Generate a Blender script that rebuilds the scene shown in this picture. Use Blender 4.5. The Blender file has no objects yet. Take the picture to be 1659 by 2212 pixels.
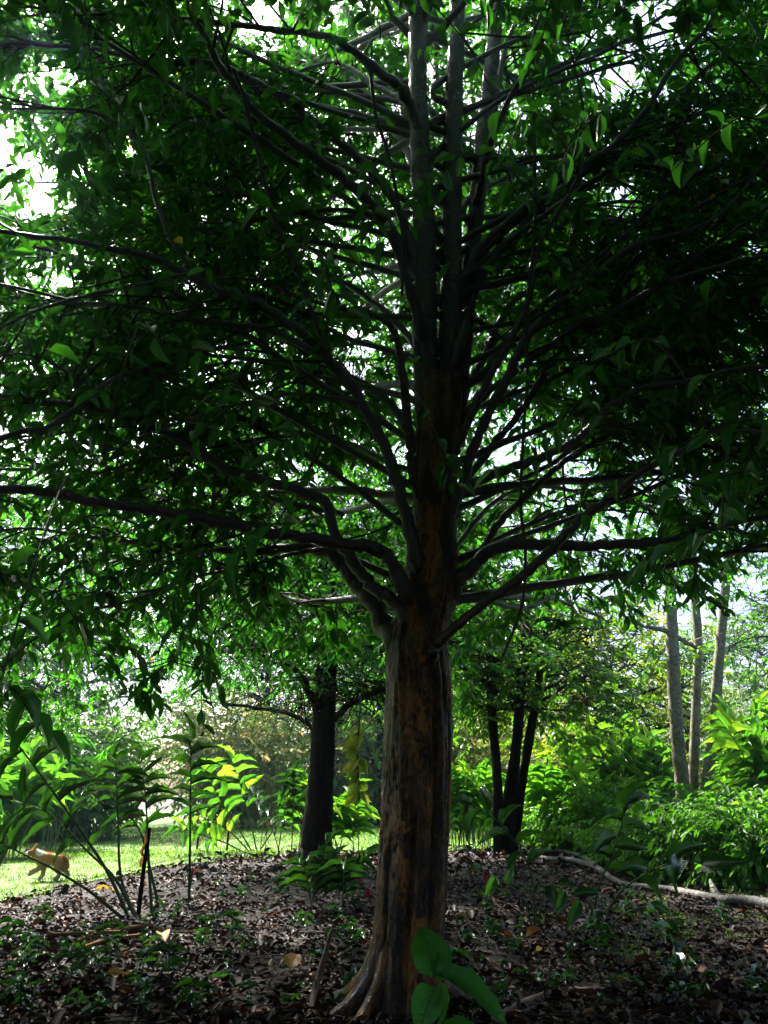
import bpy, bmesh, math, random
import numpy as np
from mathutils import Vector, noise, kdtree

# ------------------------------------------------------------------ camera, sky, sun, exposure
sc = bpy.context.scene
col = sc.collection
CAMZ = 1.3
PITCH = math.radians(19.4)
FPX = 1720.0                      # focal length in pixels of a 1659 x 2212 picture
cam_d = bpy.data.cameras.new("camera")
cam = bpy.data.objects.new("camera", cam_d)
col.objects.link(cam)
cam.location = (0, 0, CAMZ)
cam.rotation_euler = (math.radians(90) + PITCH, 0, 0)
cam_d.sensor_fit = 'VERTICAL'
cam_d.sensor_height = 24
cam_d.sensor_width = 18
cam_d.lens = 24 * FPX / 2212
cam_d.clip_start = 0.05
cam_d.clip_end = 2000
sc.camera = cam

SUN_EL = math.radians(50)
SUN_AZ = math.radians(-31)        # from straight ahead (+Y), towards the left
world = bpy.data.worlds.new("World")
sc.world = world
world.use_nodes = True
wn = world.node_tree.nodes
wn.clear()
sky = wn.new("ShaderNodeTexSky")
sky.sky_type = 'NISHITA'
sky.sun_disc = False
sky.sun_elevation = SUN_EL
sky.sun_rotation = SUN_AZ
sky.dust_density = 4.0
sky.air_density = 1.0
sky.ozone_density = 3.0
bg = wn.new("ShaderNodeBackground")
bg.inputs['Strength'].default_value = 0.08
wo = wn.new("ShaderNodeOutputWorld")
world.node_tree.links.new(sky.outputs[0], bg.inputs[0])
world.node_tree.links.new(bg.outputs[0], wo.inputs[0])

sun_d = bpy.data.lights.new("sun", 'SUN')
sun_d.energy = 5.0
sun_d.angle = math.radians(2.0)
sun_d.color = (1.0, 0.95, 0.86)
sun = bpy.data.objects.new("sun", sun_d)
col.objects.link(sun)
sdir = Vector((math.sin(SUN_AZ) * math.cos(SUN_EL), math.cos(SUN_AZ) * math.cos(SUN_EL), math.sin(SUN_EL)))
sun.rotation_euler = sdir.to_track_quat('Z', 'Y').to_euler()

sc.view_settings.view_transform = 'Standard'
sc.view_settings.look = 'None'
sc.view_settings.exposure = 2.42
sc.view_settings.gamma = 1.0
sc.cycles.max_bounces = 7
sc.cycles.diffuse_bounces = 4
sc.cycles.glossy_bounces = 2
sc.cycles.transmission_bounces = 5
sc.cycles.transparent_max_bounces = 4
sc.cycles.volume_bounces = 0

# ------------------------------------------------------------------ pixel helpers (1659 x 2212 picture)
CP, SP = math.cos(PITCH), math.sin(PITCH)
def P(x, y, Y):
    dx = (x - 829.5) / FPX; dy = (1106 - y) / FPX
    d = np.array([dx, CP - dy * SP, SP + dy * CP])
    return np.array([0, 0, CAMZ]) + d * (Y / d[1])
def PR(hw, p):                    # half width in pixels at point p -> metres
    return hw / FPX * (p[1] * CP + (p[2] - CAMZ) * SP)
def G(x, y):
    dx = (x - 829.5) / FPX; dy = (1106 - y) / FPX
    d = np.array([dx, CP - dy * SP, SP + dy * CP])
    t = -CAMZ / d[2]
    return np.array([0, 0, CAMZ]) + d * t
def XY(x, Y):                     # ground point at depth Y under picture column x (near horizon)
    return ((x - 829.5) / FPX * (Y * 1.06), Y)

# ------------------------------------------------------------------ object helpers
def tag(o, label=None, cat=None, group=None, kind=None):
    if label: o["label"] = label
    if cat: o["category"] = cat
    if group: o["group"] = group
    if kind: o["kind"] = kind
    return o
def empty(name, loc, label, cat, group=None, rz=0):
    o = bpy.data.objects.new(name, None)
    col.objects.link(o)
    o.location = loc
    o.rotation_euler = (0, 0, rz)
    o.empty_display_size = 0.2
    return tag(o, label, cat, group)
class MB:
    """collects vertex / face arrays and links them as one mesh object"""
    def __init__(s):
        s.v = []; s.n = 0; s.f = {}; s.r = []
    def add(s, V, faces, rnd=None, mat=0):
        V = np.asarray(V, dtype=np.float64).reshape(-1, 3)
        F = np.asarray(faces, dtype=np.int64)
        if len(V) == 0 or len(F) == 0: return
        s.f.setdefault((F.shape[1], mat), []).append(F + s.n)
        s.v.append(V); s.n += len(V)
        s.r.append(np.zeros(len(V)) if rnd is None else np.broadcast_to(rnd, (len(V),)).astype(float))
    def more(s, faces, mat=0):    # more faces on the last added block
        F = np.asarray(faces, dtype=np.int64)
        s.f.setdefault((F.shape[1], mat), []).append(F + s.n - len(s.v[-1]))
    def build(s, name, mats, parent=None, smooth=True, origin=None):
        V = np.concatenate(s.v)
        if origin is not None: V = V - np.asarray(origin)
        me = bpy.data.meshes.new(name)
        loops = []; starts = []; mi = []; c = 0
        for (k, m), L in s.f.items():
            F = np.concatenate(L)
            loops.append(F.ravel()); starts.append(c + np.arange(len(F)) * k); mi.append(np.full(len(F), m))
            c += F.size
        loops = np.concatenate(loops); starts = np.concatenate(starts); mi = np.concatenate(mi)
        me.vertices.add(len(V)); me.vertices.foreach_set("co", V.astype(np.float32).ravel())
        me.loops.add(len(loops)); me.loops.foreach_set("vertex_index", loops.astype(np.int32))
        me.polygons.add(len(starts)); me.polygons.foreach_set("loop_start", starts.astype(np.int32))
        me.polygons.foreach_set("material_index", mi.astype(np.int32))
        me.polygons.foreach_set("use_smooth", np.full(len(starts), smooth))
        a = me.attributes.new("rnd", 'FLOAT', 'POINT')
        a.data.foreach_set("value", np.concatenate(s.r).astype(np.float32))
        me.update(calc_edges=True)
        for m in (mats if isinstance(mats, (list, tuple)) else [mats]): me.materials.append(m)
        o = bpy.data.objects.new(name, me)
        col.objects.link(o)
        if parent is not None: o.parent = parent
        return o
def copy_tree(o, parent=None):
    c = o.copy(); col.objects.link(c)
    if parent is not None: c.parent = parent
    for ch in list(o.children): copy_tree(ch, c)
    return c

def smooth_path(pts, m=6):
    """Catmull-Rom through rows (x, y, z, r)"""
    p = np.asarray(pts, float)
    if len(p) < 3: 
        t = np.linspace(0, 1, m + 1)[:, None]
        return p[0] * (1 - t) + p[-1] * t
    q = np.vstack([2 * p[0] - p[1], p, 2 * p[-1] - p[-2]])
    out = []
    for i in range(1, len(q) - 2):
        t = np.linspace(0, 1, m, endpoint=False)[:, None]
        a, b, c, d = q[i - 1], q[i], q[i + 1], q[i + 2]
        out.append(0.5 * ((2 * b) + (-a + c) * t + (2 * a - 5 * b + 4 * c - d) * t ** 2 + (-a + 3 * b - 3 * c + d) * t ** 3))
    out.append(p[-1:])
    o = np.vstack(out)
    o[:, 3] = np.maximum(o[:, 3], 0.0015)
    return o
def norm(a): return a / np.maximum(np.linalg.norm(a, axis=-1, keepdims=True), 1e-9)
def tubes(mb, paths, radii, sides=4, mat=0, rnd=None, cap=False, wob=0.0, seed=0):
    """paths (N, M, 3), radii (N, M): N tubes in one go"""
    paths = np.asarray(paths, float); radii = np.asarray(radii, float)
    if paths.ndim == 2: paths = paths[None]; radii = radii[None]
    N, M, _ = paths.shape
    T = np.empty_like(paths)
    T[:, 1:-1] = paths[:, 2:] - paths[:, :-2]; T[:, 0] = paths[:, 1] - paths[:, 0]; T[:, -1] = paths[:, -1] - paths[:, -2]
    T = norm(T)
    ref = np.where(np.abs(T[:, :1, 2:3]) > 0.9, np.array([[[1., 0, 0]]]), np.array([[[0, 0, 1.]]]))
    U = np.empty_like(paths)
    u = norm(np.cross(ref[:, 0], T[:, 0]))
    for k in range(M):
        u = norm(u - (u * T[:, k]).sum(-1, keepdims=True) * T[:, k])
        U[:, k] = u
    W = np.cross(T, U)
    a = np.arange(sides) * 2 * math.pi / sides
    ca = np.cos(a)[None, None, :, None]; sa = np.sin(a)[None, None, :, None]
    R = radii[:, :, None, None]
    if wob:
        rg = np.random.RandomState(seed)
        R = R * (1 + wob * rg.randn(N, M, sides, 1) * 0.5 + wob * rg.randn(N, M, 1, 1))
    V = paths[:, :, None, :] + R * (ca * U[:, :, None, :] + sa * W[:, :, None, :])
    base = (np.arange(N) * M * sides)[:, None, None] + (np.arange(M - 1) * sides)[None, :, None]
    s0 = np.arange(sides)[None, None, :]; s1 = (np.arange(sides) + 1) % sides
    F = np.stack([base + s0, base + s1[None, None], base + sides + s1[None, None], base + sides + s0], -1).reshape(-1, 4)
    if rnd is not None: rnd = np.repeat(np.asarray(rnd), M * sides)
    mb.add(V, F, rnd, mat)
    if cap:
        tri = []
        for n in range(N):
            o = n * M * sides
            for e in (0, (M - 1) * sides):
                for k in range(1, sides - 1): tri.append((o + e, o + e + k, o + e + k + 1))
        mb.more(tri, mat)

# leaf templates: (s along 0..1, w across -1..1, d dip) ; faces
LEAF6 = (np.array([[0, 0, 0], [.3, .9, .12], [.68, .8, .12], [1, 0, -.05], [.68, -.8, .12], [.3, -.9, .12]]),
         [(0, 3, 2, 1), (0, 5, 4, 3)])
LEAF4 = (np.array([[0, 0, 0], [.45, 1, .1], [1, 0, -.03], [.45, -1, .1]]), [(0, 2, 1), (0, 3, 2)])
def blade(nseg, prof, bend=0.25, fold=0.12, waves=0.0):
    vs = []; fs = []
    for i in range(nseg + 1):
        t = i / nseg
        w = prof(t)
        z = -bend * t * t
        dx = t - 0.12 * bend * t ** 3
        for k, c in enumerate((-1, -.5, 0, .5, 1)):
            vs.append((dx, c * w, z + fold * abs(c) * w + waves * abs(c) * math.sin(t * 17 + c) * 0.5))
    for i in range(nseg):
        for k in range(4):
            a = i * 5 + k
            fs.append((a, a + 1, a + 6, a + 5))
    return np.array(vs), fs
LANCE = blade(7, lambda t: max(0.02, math.sin(math.pi * min(1, t * 1.02 + .0) ** 0.75) ** 0.8), 0.5, 0.25, 0.12)
OVATE = blade(8, lambda t: max(0.02, math.sin(math.pi * t ** 0.7) ** 0.65), 0.35, 0.16, 0.06)
NEARL = blade(6, lambda t: max(0.015, math.sin(math.pi * t ** 0.8) ** 0.8 * (1 - .25 * t)), 0.22, 0.3, 0.05)
def put_leaves(mb, pos, d, nrm, L, W, tpl, rnd, mat=0):
    tv, tf = tpl
    n = len(pos)
    if n == 0: return
    d = norm(d); s = norm(np.cross(nrm, d)); u = np.cross(d, s)
    L = np.broadcast_to(L, (n,)); W = np.broadcast_to(W, (n,))
    V = (pos[:, None] + tv[None, :, 0:1] * L[:, None, None] * d[:, None]
         + tv[None, :, 1:2] * (W * .5)[:, None, None] * s[:, None]
         + tv[None, :, 2:3] * L[:, None, None] * u[:, None])
    k = len(tv)
    by = {}
    for f in tf: by.setdefault(len(f), []).append(f)
    off = (np.arange(n) * k)[:, None, None]
    first = True
    for m, fl in by.items():
        F = (np.array(fl)[None] + off).reshape(-1, m)
        if first: mb.add(V, F, np.repeat(rnd, k), mat); first = False
        else: mb.more(F, mat)

# ------------------------------------------------------------------ materials
def newmat(name):
    m = bpy.data.materials.new(name); m.use_nodes = True
    nt = m.node_tree; nt.nodes.clear()
    return m, nt, nt.nodes, nt.links
def ramp(nodes, stops):
    r = nodes.new("ShaderNodeValToRGB")
    while len(r.color_ramp.elements) < len(stops): r.color_ramp.elements.new(0.5)
    for e, (p, c) in zip(r.color_ramp.elements, stops):
        e.position = p; e.color = (*c, 1)
    return r
def leaf_mat(name, stops, trans=0.4, tcol=(1.5, 1.7, .5), rough=0.38, spec=0.5, vein=0.0):
    m, nt, N, L = newmat(name)
    at = N.new("ShaderNodeAttribute"); at.attribute_name = "rnd"
    r = ramp(N, stops); L.new(at.outputs['Fac'], r.inputs[0])
    pb = N.new("ShaderNodeBsdfPrincipled")
    pb.inputs['Roughness'].default_value = rough
    pb.inputs['Specular IOR Level'].default_value = spec
    L.new(r.outputs[0], pb.inputs['Base Color'])
    mu = N.new("ShaderNodeMix"); mu.data_type = 'RGBA'; mu.blend_type = 'MULTIPLY'; mu.inputs[0].default_value = 1
    mu.clamp_result = False
    L.new(r.outputs[0], mu.inputs[6]); mu.inputs[7].default_value = (*tcol, 1)
    tr = N.new("ShaderNodeBsdfTranslucent"); L.new(mu.outputs[2], tr.inputs[0])
    mx = N.new("ShaderNodeMixShader"); mx.inputs[0].default_value = trans
    L.new(pb.outputs[0], mx.inputs[1]); L.new(tr.outputs[0], mx.inputs[2])
    if vein:
        tc = N.new("ShaderNodeTexCoord"); nz = N.new("ShaderNodeTexNoise"); nz.inputs['Scale'].default_value = 45
        L.new(tc.outputs['Object'], nz.inputs['Vector'])
        bp = N.new("ShaderNodeBump"); bp.inputs['Strength'].default_value = vein; bp.inputs['Distance'].default_value = 0.01
        L.new(nz.outputs[0], bp.inputs['Height']); L.new(bp.outputs[0], pb.inputs['Normal'])
    out = N.new("ShaderNodeOutputMaterial"); L.new(mx.outputs[0], out.inputs[0])
    return m
def bark_mat(name, stops, scale=(9, 9, 1.6), bump=0.6, rough=0.62, dist=0.03, patch=None, moss=None, spec=0.4):
    m, nt, N, L = newmat(name)
    tc = N.new("ShaderNodeTexCoord")
    mp = N.new("ShaderNodeMapping"); mp.inputs['Scale'].default_value = scale
    L.new(tc.outputs['Object'], mp.inputs[0])
    n1 = N.new("ShaderNodeTexNoise"); n1.inputs['Scale'].default_value = 1.6; n1.inputs['Detail'].default_value = 9
    n1.inputs['Roughness'].default_value = 0.68; n1.inputs['Distortion'].default_value = 0.6
    L.new(mp.outputs[0], n1.inputs['Vector'])
    mpf = N.new("ShaderNodeMapping"); mpf.inputs['Scale'].default_value = (scale[0] * 5, scale[1] * 5, scale[2] * 5)
    L.new(tc.outputs['Object'], mpf.inputs[0])
    nf = N.new("ShaderNodeTexNoise"); nf.inputs['Scale'].default_value = 1.5; nf.inputs['Detail'].default_value = 6; nf.inputs['Roughness'].default_value = .7
    L.new(mpf.outputs[0], nf.inputs['Vector'])
    cmb = N.new("ShaderNodeMath"); cmb.operation = 'MULTIPLY_ADD'; L.new(nf.outputs[0], cmb.inputs[0]); cmb.inputs[1].default_value = .6
    sc1 = N.new("ShaderNodeMath"); sc1.operation = 'MULTIPLY'; L.new(n1.outputs[0], sc1.inputs[0]); sc1.inputs[1].default_value = .7
    sb = N.new("ShaderNodeMath"); sb.operation = 'SUBTRACT'; L.new(sc1.outputs[0], sb.inputs[0]); sb.inputs[1].default_value = .15
    L.new(sb.outputs[0], cmb.inputs[2])
    r = ramp(N, stops); L.new(cmb.outputs[0], r.inputs[0])
    colout = r.outputs[0]
    n2 = N.new("ShaderNodeTexNoise"); n2.inputs['Scale'].default_value = 2.1; n2.inputs['Detail'].default_value = 5
    L.new(tc.outputs['Object'], n2.inputs['Vector'])
    def over(colout, fac, c):
        mx = N.new("ShaderNodeMix"); mx.data_type = 'RGBA'
        L.new(fac, mx.inputs[0]); L.new(colout, mx.inputs[6]); mx.inputs[7].default_value = (*c, 1)
        return mx.outputs[2]
    if patch:
        mp2 = N.new("ShaderNodeMapping"); mp2.inputs['Scale'].default_value = (3.4, 3.4, 1.1)
        L.new(tc.outputs['Object'], mp2.inputs[0])
        n3 = N.new("ShaderNodeTexNoise"); n3.inputs['Scale'].default_value = 1.7; n3.inputs['Detail'].default_value = 6
        n3.inputs['Roughness'].default_value = 0.6
        L.new(mp2.outputs[0], n3.inputs['Vector'])
        rr = ramp(N, [(0.45, (0, 0, 0)), (0.57, (.9, .9, .9))]); L.new(n3.outputs[0], rr.inputs[0])
        pm = N.new("ShaderNodeMath"); pm.operation = 'MULTIPLY'; L.new(rr.outputs[0], pm.inputs[0])
        pr_ = ramp(N, [(.44, (0, 0, 0)), (.54, (1, 1, 1))]); L.new(cmb.outputs[0], pr_.inputs[0]); L.new(pr_.outputs[0], pm.inputs[1])
        colout = over(colout, pm.outputs[0], patch)
    if moss:
        rr = ramp(N, [(0.58, (0, 0, 0)), (0.66, (.8, .8, .8))]); L.new(n2.outputs[0], rr.inputs[0])
        colout = over(colout, rr.outputs[0], moss)
    pb = N.new("ShaderNodeBsdfPrincipled"); pb.inputs['Roughness'].default_value = rough
    pb.inputs['Specular IOR Level'].default_value = spec
    L.new(colout, pb.inputs['Base Color'])
    bp = N.new("ShaderNodeBump"); bp.inputs['Strength'].default_value = bump; bp.inputs['Distance'].default_value = dist
    L.new(cmb.outputs[0], bp.inputs['Height']); L.new(bp.outputs[0], pb.inputs['Normal'])
    out = N.new("ShaderNodeOutputMaterial"); L.new(pb.outputs[0], out.inputs[0])
    return m
def plain_mat(name, c1, c2, scale=8, rough=0.7, bump=0.3, dist=0.02, spec=0.3):
    m, nt, N, L = newmat(name)
    tc = N.new("ShaderNodeTexCoord")
    nz = N.new("ShaderNodeTexNoise"); nz.inputs['Scale'].default_value = scale; nz.inputs['Detail'].default_value = 8
    nz.inputs['Roughness'].default_value = 0.65
    L.new(tc.outputs['Object'], nz.inputs['Vector'])
    r = ramp(N, [(0.35, c1), (0.68, c2)]); L.new(nz.outputs[0], r.inputs[0])
    pb = N.new("ShaderNodeBsdfPrincipled"); pb.inputs['Roughness'].default_value = rough
    pb.inputs['Specular IOR Level'].default_value = spec
    L.new(r.outputs[0], pb.inputs['Base Color'])
    bp = N.new("ShaderNodeBump"); bp.inputs['Strength'].default_value = bump; bp.inputs['Distance'].default_value = dist
    L.new(nz.outputs[0], bp.inputs['Height']); L.new(bp.outputs[0], pb.inputs['Normal'])
    out = N.new("ShaderNodeOutputMaterial"); L.new(pb.outputs[0], out.inputs[0])
    return m
def rnd_mat(name, stops, rough=0.6, spec=0.3, trans=0.0):
    return leaf_mat(name, stops, trans, (1.2, 1.1, .8), rough, spec)

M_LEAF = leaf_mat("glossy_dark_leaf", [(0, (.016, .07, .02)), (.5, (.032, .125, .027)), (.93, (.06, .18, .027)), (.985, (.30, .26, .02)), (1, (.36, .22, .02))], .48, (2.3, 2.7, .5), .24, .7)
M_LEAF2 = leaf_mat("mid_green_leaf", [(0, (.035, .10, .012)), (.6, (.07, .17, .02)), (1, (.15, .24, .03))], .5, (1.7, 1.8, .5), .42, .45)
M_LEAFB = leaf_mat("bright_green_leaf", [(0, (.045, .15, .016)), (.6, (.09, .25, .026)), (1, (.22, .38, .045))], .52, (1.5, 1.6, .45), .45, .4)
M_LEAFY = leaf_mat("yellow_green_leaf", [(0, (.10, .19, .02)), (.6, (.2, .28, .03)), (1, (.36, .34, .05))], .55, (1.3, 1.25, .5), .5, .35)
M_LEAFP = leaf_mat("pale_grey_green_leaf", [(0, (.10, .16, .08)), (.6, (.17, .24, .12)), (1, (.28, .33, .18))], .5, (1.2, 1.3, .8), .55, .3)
M_PINK = leaf_mat("pink_tipped_leaf", [(0, (.12, .2, .04)), (.5, (.24, .32, .07)), (.7, (.5, .4, .18)), (1, (.7, .42, .26))], .45, (1.2, 1.1, .7), .5, .35)
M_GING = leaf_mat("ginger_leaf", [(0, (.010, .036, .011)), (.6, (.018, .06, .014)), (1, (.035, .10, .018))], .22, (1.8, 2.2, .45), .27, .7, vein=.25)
M_GINGB = leaf_mat("sunny_ginger_leaf", [(0, (.03, .12, .016)), (.6, (.07, .22, .03)), (1, (.19, .36, .05))], .5, (1.6, 1.6, .4), .3, .65, vein=.25)  # lighter copy of the ginger leaf, sunlight on the bed put into its colour
M_BIGL = leaf_mat('big_ovate_leaf', [(0, (.010, .05, .006)), (1, (.03, .12, .012))], .4, (2.0, 2.6, .4), .38, .35, vein=.5)
M_STEM = plain_mat("green_stem", (.02, .045, .012), (.05, .09, .025), 14, .5, .2)
M_YSTEM = plain_mat("olive_stem", (.05, .07, .02), (.11, .13, .04), 14, .5, .2)
M_BARK = bark_mat("flaking_red_brown_bark", [(.40, (.006, .003, .002)), (.48, (.035, .013, .005)), (.56, (.085, .033, .009)), (.66, (.26, .11, .024))], (6, 6, 3.2), 1.0, .3, .08, (.36, .135, .024), (.07, .10, .02), .6)
M_STEMB = bark_mat("damp_smooth_bark", [(.42, (.006, .003, .002)), (.5, (.018, .007, .004)), (.57, (.05, .018, .009)), (.66, (.12, .07, .045))], (6, 6, 5), 1.0, .26, .03, (.08, .028, .009), None, .6)
M_LIMB = bark_mat("limb_bark", [(.40, (.008, .004, .003)), (.5, (.018, .007, .004)), (.6, (.045, .02, .012)), (.7, (.11, .08, .06))], (8, 8, 5), .8, .32, .025, None, None, .75)
M_TWIG = plain_mat("twig_bark", (.015, .01, .007), (.05, .033, .024), 20, .6, .2)
M_BARKG = bark_mat("grey_green_bark", [(.40, (.08, .07, .04)), (.52, (.2, .18, .11)), (.66, (.36, .33, .22))], (7, 7, 7), .5, .7, .02, None, (.12, .15, .06), .3)
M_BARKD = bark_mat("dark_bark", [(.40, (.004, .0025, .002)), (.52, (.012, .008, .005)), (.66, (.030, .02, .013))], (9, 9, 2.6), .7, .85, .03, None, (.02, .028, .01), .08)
M_LOG = bark_mat("pale_dead_wood", [(.38, (.03, .026, .022)), (.5, (.05, .042, .035)), (.62, (.24, .22, .2))], (10, 10, 10), .9, .6, .02, None, (.16, .15, .1), .4)
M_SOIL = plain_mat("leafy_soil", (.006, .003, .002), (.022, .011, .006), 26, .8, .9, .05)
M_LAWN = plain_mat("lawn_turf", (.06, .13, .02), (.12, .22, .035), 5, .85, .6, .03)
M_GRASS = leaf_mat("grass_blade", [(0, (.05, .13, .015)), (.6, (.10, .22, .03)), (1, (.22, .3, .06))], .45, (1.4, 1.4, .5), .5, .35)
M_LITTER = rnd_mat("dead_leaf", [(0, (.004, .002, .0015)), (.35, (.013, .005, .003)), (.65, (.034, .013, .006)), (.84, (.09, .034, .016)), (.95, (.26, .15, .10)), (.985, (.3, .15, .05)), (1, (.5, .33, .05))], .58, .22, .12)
M_DEAD = rnd_mat("dry_orange_leaf", [(0, (.2, .10, .03)), (1, (.4, .22, .06))], .6, .3, .25)
M_YEL = rnd_mat("yellow_leaf", [(0, (.65, .42, .02)), (1, (.7, .5, .03))], .5, .3, .2)
M_RED = plain_mat("red_bud", (.28, .02, .04), (.45, .06, .09), 30, .45, .2)
M_ROOT = bark_mat("root_bark", [(.34, (.03, .015, .01)), (.5, (.10, .05, .032)), (.7, (.2, .11, .07))], (14, 14, 14), .6, .65, .02)

rng = np.random.RandomState(11)

# ------------------------------------------------------------------ ground
def edge_y(X):                    # where the leaf litter gives way to lawn
    pts = [(-60, 9.0), (-7, 9.0), (-5.6, 9.8), (-4.9, 11.2), (-4.4, 13.6), (-3.9, 16.2), (-3, 18.2), (0, 20), (3, 20.5), (6, 24), (14, 27), (60, 30)]
    return float(np.interp(X, [p[0] for p in pts], [p[1] for p in pts])) + 0.35 * noise.noise(Vector((X * .9, 3.1, 0))) * 1.4
def bump_z(x, y):
    return 0.05 * noise.noise(Vector((x * .5, y * .5, 0))) + 0.02 * noise.noise(Vector((x * 2.1, y * 2.1, 4)))
mb = MB()
xs = np.concatenate([[-600, -200, -80, -40], np.linspace(-22, 22, 111), [40, 80, 200, 600]])
ys = np.concatenate([[-600, -100, -20], np.linspace(-4, 34, 96), [50, 90, 200, 700]])
V = np.array([[x, y, bump_z(x, y) if -22 <= x <= 22 and -4 < y < 34 else 0.0] for y in ys for x in xs])
nx = len(xs)
F = [(j * nx + i, j * nx + i + 1, (j + 1) * nx + i + 1, (j + 1) * nx + i) for j in range(len(ys) - 1) for i in range(nx - 1)]
mb.add(V, F)
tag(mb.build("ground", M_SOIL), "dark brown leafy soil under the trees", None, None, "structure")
mb = MB()
lx = np.linspace(-60, 60, 241)
V = []; F = []
for i, x in enumerate(lx):
    e = edge_y(x)
    for j, t in enumerate((0, .02, .05, .1, .18, .3, .5, .75, 1)):
        y = e + (66 - e) * t
        V.append((x, y, (bump_z(x, y) if abs(x) < 22 and y < 34 else 0) + 0.012))
for i in range(len(lx) - 1):
    for j in range(8):
        a = i * 9 + j
        F.append((a, a + 9, a + 10, a + 1))
mb.add(V, F)
tag(mb.build("lawn", M_LAWN), "sunlit bright green lawn beyond the trees", None, None, "structure")

# leaf litter, dense near the camera
def litter_points():
    pts = []
    for (n, y0, y1) in ((24000, 3.2, 6.5), (20000, 6.5, 11), (20000, 11, 21.5)):
        Y = rng.uniform(y0, y1, n); X = rng.uniform(-1, 1, n) * (0.56 * Y + .8)
        pts.append(np.stack([X, Y], 1))
    p = np.concatenate(pts)
    e = np.array([edge_y(x) for x in p[:, 0]])
    bare = np.array([noise.noise(Vector((x * 1.7, y * 1.7, 33))) for x, y in p])
    keep = (p[:, 1] < e + rng.exponential(.5, len(p))) & ((bare > -.22) | (rng.uniform(0, 1, len(p)) < .35))
    return p[keep]
lp = litter_points()
n = len(lp)
z = np.array([bump_z(x, y) for x, y in lp]) + rng.uniform(.006, .05, n)
pos = np.column_stack([lp, z])
ang = rng.uniform(0, 2 * math.pi, n)
d = np.column_stack([np.cos(ang), np.sin(ang), rng.normal(0, .28, n)])
nr = norm(np.column_stack([rng.normal(0, .45, n), rng.normal(0, .45, n), np.ones(n)]))
far = np.clip(lp[:, 1] / 14, .75, 1.3)
L_ = (.035 + .11 * rng.beta(1.3, 3.2, n) + .09 * (rng.uniform(0, 1, n) > .975)) * far * 1.15
mb = MB()
CURL = (np.array([[0, 0, 0], [.3, .9, .28], [.68, .8, .3], [1, 0, .16], [.68, -.8, .3], [.3, -.9, .28]]), LEAF6[1])
put_leaves(mb, pos, d, nr, L_, L_ * rng.uniform(.35, .6, n), CURL, rng.beta(1.1, 1.7, n))
# twigs and leaf stalks lying among the leaves
n = 900
Y = rng.uniform(3.5, 14, n); X = rng.uniform(-1, 1, n) * (.55 * Y + .5)
a = rng.uniform(0, math.pi, n); l = rng.uniform(.05, .3, n)
c = np.column_stack([X, Y, np.array([bump_z(x, y) for x, y in zip(X, Y)]) + rng.uniform(.015, .06, n)])
dv = np.column_stack([np.cos(a), np.sin(a), rng.normal(0, .12, n)]) * l[:, None]
mid = c + np.column_stack([rng.normal(0, .01, n), rng.normal(0, .01, n), rng.uniform(0, .02, n)])
tubes(mb, np.stack([c - dv, mid, c + dv], 1), np.tile(np.array([[.004, .0035, .002]]), (n, 1)), 4, 0, rng.uniform(.1, .8, n))
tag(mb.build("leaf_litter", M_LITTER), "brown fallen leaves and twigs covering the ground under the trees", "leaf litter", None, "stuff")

# grass
def grass(n, xr, yr, h, w, keepf, name, label, frac=None):
    X = rng.uniform(*xr, n); Y = rng.uniform(*yr, n)
    k = np.array([keepf(x, y) for x, y in zip(X, Y)])
    X, Y = X[k], Y[k]; n = len(X)
    pos = np.column_stack([X, Y, [bump_z(x, y) if abs(x) < 22 and y < 34 else 0 for x, y in zip(X, Y)]])
    a = rng.uniform(0, 2 * math.pi, n)
    d = np.column_stack([np.cos(a) * .55, np.sin(a) * .55, np.ones(n)])
    nr = norm(np.column_stack([np.cos(a + 3.14), np.sin(a + 3.14), np.full(n, .3)]))
    mb = MB()
    put_leaves(mb, pos, d, nr, rng.uniform(.6, 1.3, n) * h, np.full(n, w), LEAF4, rng.uniform(0, 1, n))
    return tag(mb.build(name, M_GRASS), label, "grass", None, "stuff")
grass(30000, (-11, -2.2), (8.6, 20), .07, .009, lambda x, y: y > edge_y(x) - .6 + 1.6 * noise.noise(Vector((x * 1.3, y * 1.3, 2))) and noise.noise(Vector((x * 2.4, y * 2.4, 7))) > -.28, "grass", "short green grass beside the dog at the left edge")
grass(42000, (-22, 7), (18, 34), .08, .022, lambda x, y: y > edge_y(x) - .3, "grass", "sunlit lawn grass behind the second tree")
grass(9000, (1.2, 6), (7.2, 12.5), .055, .009, lambda x, y: noise.noise(Vector((x * 1.1, y * 1.1, 21))) > .12, "grass", "thin grass growing through the dead leaves at lower right")

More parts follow.
